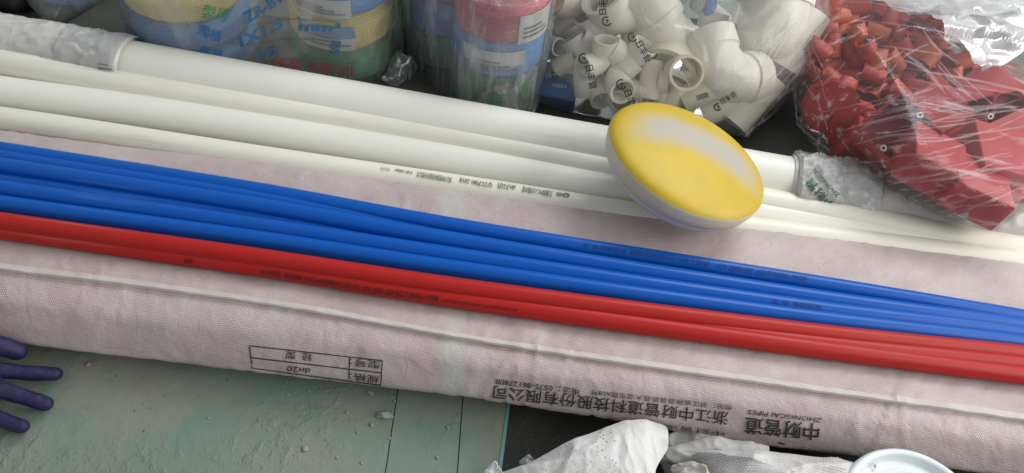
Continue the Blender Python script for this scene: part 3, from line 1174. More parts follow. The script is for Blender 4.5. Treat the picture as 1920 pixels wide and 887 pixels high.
def coil_label(o, Mx, R, h, a0, a1, z0, z1, blue_from=None, marks=True):
    """printed paper label stuck round the side of a coil"""
    bm = bmesh.new()
    n, k = 24, 8
    vs = []
    for i in range(n + 1):
        a = a0 + (a1 - a0) * i / n
        vs.append([bm.verts.new(Mx @ Vector((math.cos(a) * (R + .0022), math.sin(a) * (R + .0022), z0 + (z1 - z0) * j / k))) for j in range(k + 1)])
    for i in range(n):
        for j in range(k):
            f_ = bm.faces.new((vs[i][j], vs[i + 1][j], vs[i + 1][j + 1], vs[i][j + 1]))
            if blue_from is not None and blue_from[0] <= j < blue_from[1]:
                f_.material_index = 1
    lab = link('paper_label', bm, [M['paper'], M['paper_blue']], o)
    if marks:
        bm = bmesh.new()
        rnd = random.Random(int(a0 * 100) + int(z0 * 1000))
        for row in range(3):
            zz = z0 + (z1 - z0) * (0.18 + 0.16 * row)
            a = a0 + (a1 - a0) * 0.12
            while a < a0 + (a1 - a0) * (0.9 - 0.15 * row):
                da = 0.018 + rnd.random() * 0.02
                q = [bm.verts.new(Mx @ Vector((math.cos(x) * (R + .0028), math.sin(x) * (R + .0028), z))) for x, z in ((a, zz), (a + da, zz), (a + da, zz + .0035), (a, zz + .0035))]
                bm.faces.new(q)
                a += da + 0.012
        link('lettering', bm, M['ink_grey'], lab, smooth=False)
    return lab


GC = 'wire coils stacked in the printed clear bag'
GC2 = 'wire coils stacked in the plain clear bag'


def base_from_front(px, py, R):
    """coil centre on the floor whose nearest bottom edge shows at the pixel"""
    p = P(px, py, 0)
    back = Vector((p.x - CAM.x, p.y - CAM.y, 0)).normalized()
    return p + back * R


R1 = 0.074
b1 = base_from_front(652, 163, R1)
H1 = 0.056
coilpts = []
for i, (mm, nm) in enumerate((('w_green', 'green'), ('w_yellow', 'yellow'), ('w_blue', 'blue'))):
    o, Mx = coil(b1 + Vector((0.002 * i, 0.002 * i, 0.003 + H1 * i)), R1, H1 - 0.002, M[mm],
                 {'green': 'green wire coil at the bottom of the printed bag under a labelled yellow coil',
                  'yellow': 'yellow wire coil with a blue and white label, between green and blue coils',
                  'blue': 'blue wire coil with a white label, on top of the labelled yellow coil'}[nm], GC, seed=i)
    if nm == 'yellow':
        coil_label(o, Mx, R1, H1, R_(-128), R_(-62), 0.006, 0.045, (4, 8))
    if nm == 'blue':
        coil_label(o, Mx, R1, H1, R_(-135), R_(-66), 0.002, 0.030, None)
coilpts += circle_pts(b1, R1 + .004, 0.0, 3 * H1)
R2 = 0.082
b2 = base_from_front(398, 152, R2)
H2 = 0.044
for i, (mm, nm) in enumerate((('w_blue', 'lower'), ('w_blue', 'upper'), ('w_yellow', 'yellow'))):
    o, Mx = coil(b2 + Vector((-0.003 * i, 0.002 * i, 0.003 + H2 * i)), R2, H2 - 0.002, M[mm],
                 {'lower': 'blue wire coil on the floor at the bottom of the yellow-topped stack',
                  'upper': 'blue wire coil directly beneath the big yellow coil in the printed bag',
                  'yellow': 'big yellow wire coil on top of two blue coils in the printed bag'}[nm], GC, seed=10 + i)
coilpts += circle_pts(b2, R2 + .004, 0.0, 3 * H2)
R3 = 0.064
b3 = base_from_front(918, 214, R3)
H3 = 0.058
c3 = []
for i, (mm, nm) in enumerate((('w_green', 'green'), ('w_blue', 'blue'), ('w_red', 'red'))):
    o, Mx = coil(b3 + Vector((0.002 * i, 0.001 * i, 0.003 + H3 * i)), R3, H3 - 0.002, M[mm],
                 {'green': 'green wire coil lowest in the plain clear bag, under a blue coil',
                  'blue': 'blue wire coil with a paper label, under the red coil in the plain bag',
                  'red': 'red wire coil with a white label, topmost of its stack in the plain clear bag'}[nm], GC2, seed=20 + i)
    if nm == 'blue':
        coil_label(o, Mx, R3, H3, R_(-130), R_(-50), 0.012, 0.050, (0, 3))
    if nm == 'red':
        coil_label(o, Mx, R3, H3, R_(-64), R_(-10), 0.004, 0.048, None)
c3 += circle_pts(b3, R3 + .006, 0.0, 3 * H3 + .01)
b4 = b3 + Vector((-0.075, 0.075, 0))
for i, (mm, nm) in enumerate((('w_green', 'green'), ('w_blue', 'blue'), ('w_brown', 'red'))):
    coil(b4 + Vector((0, 0, 0.003 + H3 * i)), R3, H3 - 0.002, M[mm],
         {'green': 'green wire coil at the bottom of the half-hidden stack behind the red-topped one',
          'blue': 'blue wire coil in the half-hidden stack behind the red-topped one',
          'red': 'faded red wire coil topping the half-hidden stack behind the bright red coil'}[nm], GC2, seed=30 + i)
c3 += circle_pts(b4, R3 + .004, 0.0, 3 * H3)

M['film_a'] = film_mat('clear_bag_film', 0.21, 0.25, (0.98, 0.98, 0.97), 0.7, (1, 1, 0.5), 12, 0.14, 0.16, (0.70, 0.72, 0.70))
M['film_b'] = film_mat('clear_bag_film_hazy', 0.24, 0.35, (0.98, 0.98, 0.97), 0.8, (1.4, 1.4, 0.35), 14, 0.16, 0.14, (0.72, 0.74, 0.73))
bag1 = film('plastic_bag', coilpts, M['film_a'], 'clear printed plastic bag round two stacks of blue, yellow and green wire coils', 'plastic bag', 0.006, 6, 0.005, (1, 1, 0.5), 11, 2.0)
bag2 = film('plastic_bag', c3, M['film_b'], 'plain hazy plastic bag round the red, blue and green wire coils', 'plastic bag', 0.007, 6, 0.006, (1.5, 1.5, 0.4), 11, 6.0)
bb = bvh_of(bag1)
pg, pb, pp = M['print_green'], M['print_blue'], M['print_pink']
print_on(bb, bag1, '型号', (378, 30), (428, 40), 22, pg, 0.02, off=0.0012)
print_on(bb, bag1, '规格', (369, 62), (413, 78), 18, pb, 0.02, off=0.0012)
print_on(bb, bag1, '数量', (374, 104), (416, 112), 18, pb, 0.02, off=0.0012)
print_on(bb, bag1, 'ZR-BV', (466, 42), (536, 0), 22, pb, 0.02, off=0.0012)
print_on(bb, bag1, '1X1.5', (453, 88), (531, 52), 22, pb, 0.02, off=0.0012, shear=0.15)
print_on(bb, bag1, '10', (490, 110), (520, 100), 20, pb, 0.02, off=0.0012)
print_on(bb, bag1, 'mm²', (561, 56), (636, 60), 18, pb, 0.03, off=0.0012, shear=0.2)
print_on(bb, bag1, '有限公司', (578, 131), (660, 142), 17, pp, 0.0, off=0.0012)
print_on(bb, bag1, '线缆', (512, 122), (566, 129), 15, pp, 0.0, off=0.0012)
print_on(bb, bag1, '强', (616, 96), (636, 100), 22, pb, 0.012, off=0.0012)
for yy, x0, x1 in ((40, 470, 640), (76, 430, 640), (112, 440, 620)):
    stroke_on(bb, bag1, [(x0 + (x1 - x0) * i / 10, yy + 14 * math.cos((x0 + (x1 - x0) * i / 10 - 460) / 36) * (0.5 if i < 6 else 0.3) + 0.02 * (i * 6)) for i in range(11)], 1.4, M['ink_grey'], 0.0012)

# twisted foot of the printed bag and the white lining under the plain one
def crumple(name, outline, zc, ze, m, label, cat, seed, amp=0.01, freq=26, solid=0.0012, K=26, parent=None, stretch=(1, 1, 1), group=None, uvs=False, floor_edge=False):
    """crumpled sheet inside an outline given in image points with the height of each edge point"""
    pts = [P(x, y, z) for x, y, z in outline]
    n = max(90, len(pts) * 8)
    ring = []
    L = len(pts)
    for i in range(n):
        x = i / n * L
        a = int(x)
        u = x - a
        p0, p1, p2, p3 = pts[a - 1], pts[a % L], pts[(a + 1) % L], pts[(a + 2) % L]
        lin = p1 * (1 - u) + p2 * u
        cm = ((p1 * 2) + (p2 - p0) * u + (p0 * 2 - p1 * 5 + p2 * 4 - p3) * u * u + (p1 * 3 - p0 - p2 * 3 + p3) * u ** 3) * 0.5
        ring.append(lin * 0.5 + cm * 0.5)
    c = sum(ring, Vector()) / n
    c.z = zc
    bm = bmesh.new()
    uvl = bm.loops.layers.uv.new('UVMap')
    cen = bm.verts.new(c)
    rows = []
    for k in range(1, K + 1):
        t = k / K
        rw = []
        for i in range(n):
            e = ring[i]
            p = c.lerp(e, t)
            p.z = c.z + (e.z - c.z) * t ** 2.2
            s = Vector((p.x * stretch[0], p.y * stretch[1], seed)) * freq
            wv = Vector((fbm(s * 0.7 + Vector((9, 0, 0)), 2), fbm(s * 0.7 + Vector((0, 9, 0)), 2), 0)) * 0.6
            rg = max(0, 1 - abs(noise.noise(s + wv)) * 2.4) ** 2
            rg2 = max(0, 1 - abs(noise.noise(s * 2.4 + wv)) * 2.4) ** 2
            fade = 1.0 if not floor_edge else min(1.0, (1 - t) * 4 + 0.15)
            p.z += amp * (0.9 * rg + 0.4 * rg2 + 0.7 * fbm(s * 0.5, 3)) * fade
            p.z = max(p.z, 0.001)
            rw.append(bm.verts.new(p))
        rows.append(rw)
    for i in range(n):
        bm.faces.new((cen, rows[0][i], rows[0][(i + 1) % n]))
    for a, b_ in zip(rows, rows[1:]):
        for i in range(n):
            bm.faces.new((a[i], a[(i + 1) % n], b_[(i + 1) % n], b_[i]))
    for f_ in bm.faces:
        for lp in f_.loops:
            lp[uvl].uv = (lp.vert.co.x, lp.vert.co.y)
    o = link(name, bm, m, parent)
    if solid:
        md = o.modifiers.new('thickness', 'SOLIDIFY')
        md.thickness = solid
        md.offset = -1
    if label:
        tag(o, label, cat, group)
    return o


M['film_white'] = film_mat('milky_bag_film', 0.72, 0.25, (1, 1, 1), 0.9, (1, 1, 1), 30, 0.15, 0.14, (0.80, 0.80, 0.82))
M['film_clear'] = film_mat('clear_bag_film_crumpled', 0.22, 0.4, (1, 1, 1), 1.0, (1, 1, 1), 40, 0.2, 0.1, (0.7, 0.71, 0.72))
crumple('bag_foot', [(715, 158, .012), (730, 125, .02), (752, 105, .03), (768, 118, .03), (784, 132, .02), (772, 152, .01), (745, 165, .01)], 0.035, 0.01, M['film_clear'], None, None, 3.3, 0.012, 50, 0, 18, bag1)
crumple('bag_foot', [(885, 196, .02), (900, 182, .035), (940, 186, .04), (975, 165, .05), (1000, 125, .07), (1006, 135, .06), (1000, 165, .03), (985, 190, .012), (968, 212, .008), (930, 206, .008)], 0.05, 0.01, M['film_white'], None, None, 5.3, 0.012, 40, 0, 18, bag2)

# ------------------------------------------------------------------ white pipe fittings
GF = 'white pipe fittings heaped in the clear bag'
fitpts = []


def reg(o, store):
    m_ = wloc(o)
    vs = o.data.vertices
    step = max(1, len(vs) // 160)
    for i in range(0, len(vs), step):
        store.append(m_ @ vs[i].co)
    # bounding extremes
    ws = [m_ @ v.co for v in vs]
    for ax in range(3):
        store.append(max(ws, key=lambda q: q[ax]).copy())
        store.append(min(ws, key=lambda q: q[ax]).copy())


def coupling(px, py, z, ax, R, L, m, label, group=GF, store=fitpts, name='pipe_coupling', rib=False, wall=0.84):
    c = P(px, py, z)
    a = cv(*ax).normalized()
    bm = bmesh.new()
    hollow(bm, [c - a * L / 2, c - a * L / 4, c, c + a * L / 4, c + a * L / 2], R, R * wall, 36)
    o = link(name, bm, m, smooth=True, angle=R_(40))
    tag(o, label, 'pipe fitting', group)
    if rib:
        bm = bmesh.new()
        hollow(bm, [c - a * L * .06, c + a * L * .06], R * 1.08, R * .98, 36)
        link('collar', bm, m, o, angle=R_(40))
        for s in (-1, 1):
            bm = bmesh.new()
            hollow(bm, [c + a * s * L * .44, c + a * s * L * .5], R * 1.035, R * .9, 36)
            link('end_bead', bm, m, o, angle=R_(40))
    reg(o, store)
    return o


def elbow(px, py, z, a1, a2, R, leg, m, label, group=GF, store=fitpts, bead=True, wall=0.85):
    """90 degree bend with two sockets; a1, a2 are the ways its mouths face as seen"""
    c = P(px, py, z)
    d1 = cv(*a1).normalized()
    d2 = cv(*a2).normalized()
    d2 = (d2 - d1 * d1.dot(d2)).normalized()
    rb_ = R * 1.05
    pts = [c + d1 * (rb_ + leg), c + d1 * (rb_ + leg * .5), c + d1 * rb_]
    for i in range(1, 8):
        a = i / 8 * math.pi / 2
        # arc centred at c + (d1 + d2) * rb_
        pts.append(c + (d1 + d2) * rb_ - d2 * rb_ * math.cos(a) - d1 * rb_ * math.sin(a))
    pts += [c + d2 * rb_, c + d2 * (rb_ + leg * .5), c + d2 * (rb_ + leg)]
    bm = bmesh.new()
    hollow(bm, pts, [R * 1.0] * len(pts), [R * wall] * len(pts), 36)
    o = link('pipe_elbow', bm, m, smooth=True, angle=R_(40))
    tag(o, label, 'pipe fitting', group)
    if bead:
        for d in (d1, d2):
            e = c + d * (rb_ + leg)
            bm = bmesh.new()
            hollow(bm, [e - d * leg * .9, e + d * .0008], R * 1.09, R * .9, 36)
            link('socket', bm, m, o, angle=R_(40))
    reg(o, store)
    return o


def tee(px, py, z, ax, br_, R, L, m, label, group=GF, store=fitpts):
    c = P(px, py, z)
    a = cv(*ax).normalized()
    b_ = cv(*br_).normalized()
    b_ = (b_ - a * a.dot(b_)).normalized()
    root = None
    bm = bmesh.new()
    hollow(bm, [c - a * L / 2, c, c + a * L / 2], R, R * .85, 36)
    o = link('pipe_tee', bm, m, smooth=True, angle=R_(40))
    tag(o, label, 'pipe fitting', group)
    bm = bmesh.new()
    hollow(bm, [c + b_ * R * .8, c + b_ * L * .5], R * .99, R * .84, 36)
    link('branch', bm, m, o, angle=R_(40))
    reg(o, store)
    return o


W, Cm = M['fit_white'], M['fit_cream']
# big pieces
elbow(1440, 82, .10, (0.15, 1, 0.1), (0.5, 0.05, -.9), 0.050, 0.05, W, 'largest white bend, bulging at the back of the fittings bag next to the red bag')
elbow(1352, 148, .085, (-0.25, 1, -0.2), (0.9, -0.45, -0.35), 0.036, 0.03, W, 'big white elbow with a yellowed heel, in front of the largest white bend')
coupling(1235, 38, .12, (-0.62, 0.72, 0.3), 0.036, 0.105, W, 'wide white straight coupling with a middle collar, leaning beside the ball valve', rib=True)
coupling(1262, 118, .07, (-0.35, -0.55, 0.45), 0.048, 0.075, Cm, 'wide cream socket with its open mouth turned down, behind the round ring-shaped one')
coupling(1282, 135, .095, (0.05, -0.30, 0.95), 0.0245, 0.035, Cm, 'round cream coupling seen straight into its open mouth')
elbow(1160, 40, .11, (0.75, 0.55, 0.2), (-0.8, 0.1, 0.5), 0.030, 0.022, W, 'large white elbow at the top of the bag with a wide dark mouth')
coupling(1120, 45, .10, (-0.6, 0.5, 0.5), 0.024, 0.05, W, 'white coupling beneath the printed bag mark near the top of the heap')
coupling(1032, 84, .07, (0.6, -0.35, 0.7), 0.0135, 0.04, W, 'small white coupling lying over the blue carton')
coupling(1088, 98, .07, (-0.5, 0.75, 0.3), 0.0185, 0.05, W, 'white coupling leaning between the blue carton and the heap')
elbow(1128, 118, .075, (0.1, 0.7, 0.6), (-0.75, -0.55, 0.2), 0.0165, 0.018, W, 'white elbow with an upturned mouth in the middle of the small fittings')
elbow(1180, 116, .08, (0.6, 0.55, 0.65), (-0.8, 0.2, 0.1), 0.0175, 0.016, W, 'white elbow facing the wide cream socket')
coupling(1096, 152, .045, (-0.1, 0.9, 0.45), 0.0165, 0.042, W, 'upright white coupling at the edge of the bag beside the blue carton')
elbow(1150, 148, .06, (0.7, 0.65, 0.3), (-0.25, -0.9, 0.4), 0.0175, 0.02, W, 'white elbow standing on its mouth, next to the upright coupling')
coupling(1124, 176, .035, (0.15, -0.75, 0.6), 0.0165, 0.03, W, 'white ring coupling at the lower edge of the heap, mouth outward')
coupling(1170, 180, .035, (-0.4, -0.5, 0.6), 0.018, 0.04, W, 'white coupling behind the printed lower mark of the bag')
tee(1220, 150, .065, (0.15, 1, 0.15), (0.9, -0.4, 0.25), 0.0165, 0.055, Cm, 'cream tee with a side branch, below the wide cream socket')
coupling(1262, 178, .045, (0.4, 0.7, 0.4), 0.018, 0.045, Cm, 'cream coupling touching the yellow lid, below the round ring-shaped one')
fs = coupling(1310, 174, .055, (0.85, 0.40, 0.35), 0.0195, 0.048, Cm, 'cream coupling with a tiny square sticker')
coupling(1352, 200, .035, (0.8, 0.35, 0.3), 0.020, 0.055, W, 'white coupling lying low behind the yellow lid')
coupling(1405, 185, .045, (0.6, 0.75, 0.2), 0.030, 0.085, W, 'wide white coupling at the lower corner of the bag')
coupling(1478, 70, .10, (0.45, 0.85, 0.2), 0.040, 0.09, W, 'wide white coupling hidden under streaked film beside the largest bend')
elbow(1085, 15, .11, (0.3, 0.8, 0.3), (-0.8, -0.3, 0.3), 0.020, 0.02, W, 'white elbow at the very top of the small fittings')
coupling(1205, 86, .06, (0.3, 0.5, 0.6), 0.018, 0.04, W, 'white coupling tucked below the wide white straight coupling')
coupling(1330, 60, .07, (0.2, 0.8, 0.3), 0.022, 0.06, W, 'white coupling in the dark behind the blue valve handle')
GSM = 'small white couplings between the larger fittings'
for k, (x, y, z) in enumerate(((1062, 118, .06), (1105, 78, .085), (1142, 82, .085), (1190, 60, .10), (1240, 98, .09), (1196, 170, .05), (1240, 190, .035), (1290, 196, .03), (1330, 172, .05), (1375, 188, .045), (1020, 50, .08), (1060, 40, .09), (1150, 12, .12))):
    coupling(x, y, z, (math.cos(k * 2.3 + .4), math.sin(k * 2.3 + .4), 0.55), 0.0135, 0.034, Cm if k % 3 == 0 else W, 'small off-white coupling filling a gap between larger fittings in the clear bag', group=GSM)
for k, (x, y) in enumerate(((1070, 60), (1110, 140), (1190, 155), (1240, 165), (1300, 120), (1380, 170), (1150, 85), (1420, 140), (1340, 30))):
    coupling(x, y, 0.022 + 0.01 * (k % 3), (math.cos(k * 1.9), math.sin(k * 1.9), 0.4), 0.017, 0.045, W if k % 2 else Cm, 'white pipe coupling deep in the heap of the clear bag, mostly covered', group='fittings deep in the clear bag')
bs = bvh_of(fs)
stroke_on(bs, fs, [(1306, 184), (1328, 177)], 9, M['ink_grey'], 0.0008, name='sticker')

# ball valve: nut, body, blue handle
vc = P(1306, 8, .15)
va = cv(-0.35, -0.25, 0.85).normalized()
vt = thing('ball_valve', vc, 'metal ball valve with a blue handle on top of the white fittings', 'valve')
bm = bmesh.new()
pr = []
for s in (-0.008, 0.010):
    pr.append([bm.verts.new(vc + va * s + (axisM(vc, va).to_3x3() @ Vector((math.cos(k * math.pi / 3), math.sin(k * math.pi / 3), 0))) * 0.0125) for k in range(6)])
inn = [[bm.verts.new(vc + va * s + (axisM(vc, va).to_3x3() @ Vector((math.cos(k * math.pi / 12), math.sin(k * math.pi / 12), 0))) * 0.0085) for k in range(24)] for s in (0.010, -0.004)]
for k in range(6):
    bm.faces.new((pr[0][k], pr[0][(k + 1) % 6], pr[1][(k + 1) % 6], pr[1][k]))
    a4 = [inn[0][(k * 4 + j) % 24] for j in range(5)]
    bm.faces.new([pr[1][k]] + a4 + [pr[1][(k + 1) % 6]])
bm.faces.new(list(reversed(pr[0])))
for k in range(24):
    bm.faces.new((inn[0][k], inn[0][(k + 1) % 24], inn[1][(k + 1) % 24], inn[1][k]))
bm.faces.new(inn[1])
link('hex_nut', bm, M['steel'], vt, smooth=False)
bm = bmesh.new()
tube(bm, [vc - va * 0.03, vc - va * 0.022, vc - va * 0.008], [0.010, 0.0125, 0.011], 24)
link('valve_body', bm, M['steel'], vt, angle=R_(40))
bm = bmesh.new()
hp = [P(1318, 24, .155), P(1330, 18, .16), P(1333, 2, .165), P(1326, -18, .165), P(1310, -34, .16)]
tube(bm, [catmull(hp, i / 20) for i in range(21)], [0.0035 + 0.0045 * math.sin(math.pi * min(1, i / 14)) ** .6 if i < 15 else 0.006 for i in range(21)], 16)
link('handle', bm, M['valve_blue'], vt)

# blue carton
cb = P(1040, 158, .028)
cx = cv(1, -0.22, 0.12).normalized()
cn = cv(-0.1, 0.25, 0.95)
cn = (cn - cx * cn.dot(cx)).normalized()
cy = cn.cross(cx)
cart = thing('carton', cb - Vector((0, 0, .02)), 'small blue and white printed carton inside the fittings bag, beside the coil bag', 'carton')


def box_mesh(c, x, y, n, sx, sy, sz, bev=0.001):
    bm = bmesh.new()
    bmesh.ops.create_cube(bm, size=1, matrix=Matrix.Translation(c) @ Matrix((x, y, n)).transposed().to_4x4() @ Matrix.Diagonal((sx, sy, sz, 1)))
    bmesh.ops.bevel(bm, geom=list(bm.edges), offset=bev, segments=2, affect='EDGES')
    return bm


o1 = link('carton_body', box_mesh(cb - cn * 0.016, cx, cy, cn, 0.066, 0.042, 0.032), M['card_blue'], cart, angle=R_(40))
o2 = link('carton_flap', box_mesh(cb + cy * 0.0275 - cn * 0.014 - cx * .008, cx, cy, cn, 0.050, 0.0135, 0.028), M['card_white'], cart, angle=R_(40))
bc = bvh_of(o1, o2)
print_on(bc, cart, '金程', (1046, 127), (1020, 132), 15, M['print_white'], 0.03)
print_on(bc, cart, '天', (1018, 136), (1006, 138), 12, M['print_blue'], 0.02)
print_on(bc, cart, '中财管道 ◎', (1036, 163), (1062, 166), 6, M['print_white'], 0.01)
print_on(bc, cart, 'SEPP-RC', (1030, 117), (1006, 124), 6, M['ink_grey'], 0.03)
reg(o1, fitpts)
reg(o2, fitpts)

M['film_f'] = film_mat('fittings_bag_film', 0.13, 0.22, (0.99, 0.99, 0.98), 0.5, (1, 1, 1), 12, 0.1, 0.12, (0.74, 0.74, 0.73))
for q in ((1520, 10, .10), (1545, -20, .12), (1500, 60, .06), (1465, 140, .03), (1440, 215, .012), (1410, 240, .005), (1020, 150, .005), (1030, 40, .08)):
    fitpts.append(P(*q))
bag3 = film('plastic_bag', fitpts, M['film_f'], 'clear plastic bag full of white pipe fittings, with black printed marks', 'plastic bag', 0.004, 6, 0.004, (1, 1, 1), 12, 11.0)
bf = bvh_of(bag3)
# black marks printed on the film: a round arrow mark followed by characters
for x, y, ang, s in ((1095, 110, -78, 14), (1165, 158, -70, 14), (1186, 70, -62, 13), (1138, 40, 95, 13), (1345, 200, 30, 10)):
    a = R_(ang)
    dx, dy = math.cos(a), -math.sin(a)
    L = s * 4.2
    print_on(bf, bag3, '日丰管', (x + dx * s * 1.0, y + dy * s * 1.0), (x + dx * L, y + dy * L), s * 0.95, M['ink_black'], 0.018, off=0.0012)
    ring = [(x + s * .62 * math.cos(t * math.pi / 8), y + s * .62 * math.sin(t * math.pi / 8)) for t in range(1, 14)]
    stroke_on(bf, bag3, ring, 2.6, M['ink_black'], 0.0012, name='round_mark')
    stroke_on(bf, bag3, [(x - 3, y - 2), (x + 3, y - 2), (x, y + 4)], 2.2, M['ink_black'], 0.0012, name='round_mark')

# ------------------------------------------------------------------ red fittings
GRC = 'small red couplings in the clear bag'
redpts = []
rnd = random.Random(5)
proto = None
cells = []
for r_, y in enumerate(range(10, 205, 27)):
    for x in range(1518 + (r_ % 2) * 16, 1850, 32):
        xx, yy = x + rnd.uniform(-6, 6), y + rnd.uniform(-6, 6)
        if yy > 188 + 8 * math.sin(xx / 40) or (xx < 1580 and yy > 160):
            continue
        if xx > 1725 + 0.70 * yy or xx < 1512 - 0.1 * yy + 6:
            continue
        cells.append((xx, yy))
ncp = 0
for xx, yy in cells:
    z = 0.135 - 0.00035 * yy + 0.018 * rnd.uniform(-1, 1) - 0.00010 * abs(xx - 1640)
    c = P(xx, yy, z)
    if proto is None:
        bm = bmesh.new()
        hollow(bm, [Vector((0, 0, zz)) for zz in (-.017, -.0165, -.001, .001, .0165, .017)], [.0132, .0135, .0135, .0135, .0135, .0132], [.0116, .0116, .0113, .0113, .0116, .0116], 32)
        me = bpy.data.meshes.new('pipe_coupling')
        bm.to_mesh(me)
        bm.free()
        me.materials.append(M['fit_red'])
        me.polygons.foreach_set('use_smooth', [True] * len(me.polygons))
        me.set_sharp_from_angle(angle=R_(40))
        proto = bpy.data.objects.new('red_coupling', me)
        o = proto
        me2 = me.copy()
        me2.materials[0] = M['fit_orange']
    else:
        o = proto.copy()
        if rnd.random() < 0.35:
            o.data = me2
        else:
            o.data = me
    COL.objects.link(o)
    t = rnd.random()
    ax = Vector((rnd.uniform(-1, 1), rnd.uniform(-1, 1), rnd.uniform(0.0, 0.5))).normalized()
    o.matrix_basis = axisM(c, cv(*ax))
    tag(o, 'small red or orange-red plastic coupling heaped in the upper half of the clear red-fittings bag', 'pipe fitting', GRC)
    reg(o, redpts)
    ncp += 1
# a second layer below, so the heap has no holes
for xx, yy in cells[::2]:
    o = proto.copy()
    COL.objects.link(o)
    o.data = me
    c = P(xx + 8, yy + 10, 0.085 - 0.0002 * yy)
    o.matrix_basis = axisM(c, cv(rnd.uniform(-1, 1), rnd.uniform(-1, 1), rnd.uniform(0, .5)))
    tag(o, 'small red or orange-red plastic coupling heaped in the upper half of the clear red-fittings bag', 'pipe fitting', GRC)


def jbox(px, py, z, spin, tilt, label, open_=True, S=0.075, D=0.046, m='box_red', octo=False, turn=0.0, lugs=True):
    """moulded wall box: open shell with screw lugs; spin turns it in the picture, tilt tips its face"""
    c = P(px, py, z)
    Rm = CAMROT @ (Matrix.Rotation(R_(spin), 3, 'Z') @ Matrix.Rotation(R_(tilt), 3, 'X') @ Matrix.Rotation(R_(turn), 3, 'Z'))
    Mx = Matrix.Translation(c) @ Rm.to_4x4()
    if not open_:
        Mx = Mx @ Matrix.Rotation(math.pi, 4, 'X')
    nside = 8 if octo else 4
    rad = S / 2 / math.cos(math.pi / nside)
    base = [Vector((rad * math.cos(math.pi / nside + 2 * math.pi * k / nside), rad * math.sin(math.pi / nside + 2 * math.pi * k / nside), 0)) for k in range(nside)]
    bm = bmesh.new()
    wall = 0.0022
    k2 = (rad - wall * 1.3) / rad
    lv = []
    for s, z_ in ((1.0, D / 2), (0.97, -D / 2), (k2 * .97, -D / 2 + wall), (k2, D / 2)):
        lv.append([bm.verts.new(p * s + Vector((0, 0, z_))) for p in base])
    for a, b_ in ((0, 1), (2, 3), (3, 0)):
        for k in range(nside):
            bm.faces.new((lv[a][k], lv[a][(k + 1) % nside], lv[b_][(k + 1) % nside], lv[b_][k]))
    bm.faces.new(lv[1])
    bm.faces.new(lv[2])
    bmesh.ops.recalc_face_normals(bm, faces=bm.faces)
    es = [e for e in bm.edges if e.calc_face_angle(0) > 0.4]
    bmesh.ops.bevel(bm, geom=es, offset=0.0009, segments=2, affect='EDGES')
    bmesh.ops.transform(bm, matrix=Mx, verts=bm.verts)
    o = link('junction_box', bm, M[m], smooth=True, angle=R_(35))
    tag(o, label, 'junction box', 'red junction boxes in the clear bag')
    if lugs:
        for s in (-1, 1):
            bm = bmesh.new()
            hollow(bm, [Vector((s * (S / 2 - .006), 0, D / 2 - .012)), Vector((s * (S / 2 - .006), 0, D / 2 + .0008))], 0.0042, 0.0022, 16)
            bmesh.ops.transform(bm, matrix=Mx, verts=bm.verts)
            link('screw_lug', bm, M['steel'], o, angle=R_(40))
    # round knock-outs on two sides
    for k in range(0, nside, 2):
        a = 2 * math.pi * (k + 1) / nside
        d = Vector((math.cos(a), math.sin(a), 0))
        bm = bmesh.new()
        lathe(bm, [(0.0115, 0.0), (0.0115, 0.0008), (0.0103, 0.0011), (0.0, 0.0011)], axisM(d * (S / 2 * .985), d), 28)
        bmesh.ops.transform(bm, matrix=Mx, verts=bm.verts)
        link('knockout', bm, M[m], o, angle=R_(40))
    reg(o, redpts)
    return o


jbox(1556, 200, .075, -20, 28, 'red eight-sided box turned to show its flat back with two holes', False, 0.074, 0.02, 'box_red', True, lugs=False)
jbox(1596, 236, .055, -20, 30, 'red eight-sided box half hidden behind the flat eight-sided one', False, 0.072, 0.03, 'box_red', True, lugs=False)
jbox(1676, 254, .120, 42, -6, 'open square red box showing its dark inside and two metal screw lugs', True, 0.074, 0.046)
jbox(1748, 216, .100, 30, -22, 'red square box seen from its back, above the box with the round knob', False, 0.070, 0.046)
jbox(1742, 302, .120, -28, -40, 'red square box standing on edge in the middle of the lower heap, back upward', False, 0.072, 0.044, 'box_pink')
jbox(1822, 352, .110, -26, -44, 'red square box at the lowest corner of the bag, resting on the wrapped pipe', False, 0.077, 0.040, 'box_pink')
jbox(1856, 296, .115, -30, -30, 'pale red square box beside the lowest one, near the bag edge', False, 0.074, 0.046, 'box_pink', turn=20)
jbox(1872, 208, .12, 10, 18, 'open eight-sided red box with a grey shaded inside at the bag edge', True, 0.060, 0.040, 'box_pink', True)
jbox(1905, 262, .11, 25, -30, 'red square box tucked at the far edge of the bag by the floor', False, 0.060, 0.040, 'box_pink')
jbox(1805, 215, .105, -10, 40, 'red square box under the couplings with a pale metal lug showing', True, 0.066, 0.040, 'box_pink', turn=30)
jbox(1630, 284, .05, -35, 40, 'red square box low in the shade beside the wrapped pipe', False, 0.072, 0.046, 'box_red')
jbox(1800, 285, .085, 15, 30, 'red square box wedged under the middle of the lower heap', False, 0.066, 0.046, 'box_red', turn=10)
jbox(1620, 285, .05, -30, 45, 'red square box at the dark side of the bag below the eight-sided ones', False, 0.066, 0.046, 'box_red')
jbox(1760, 255, .07, 50, 20, 'red square box deep between the open box and the ones on edge', False, 0.066, 0.046, 'box_red')

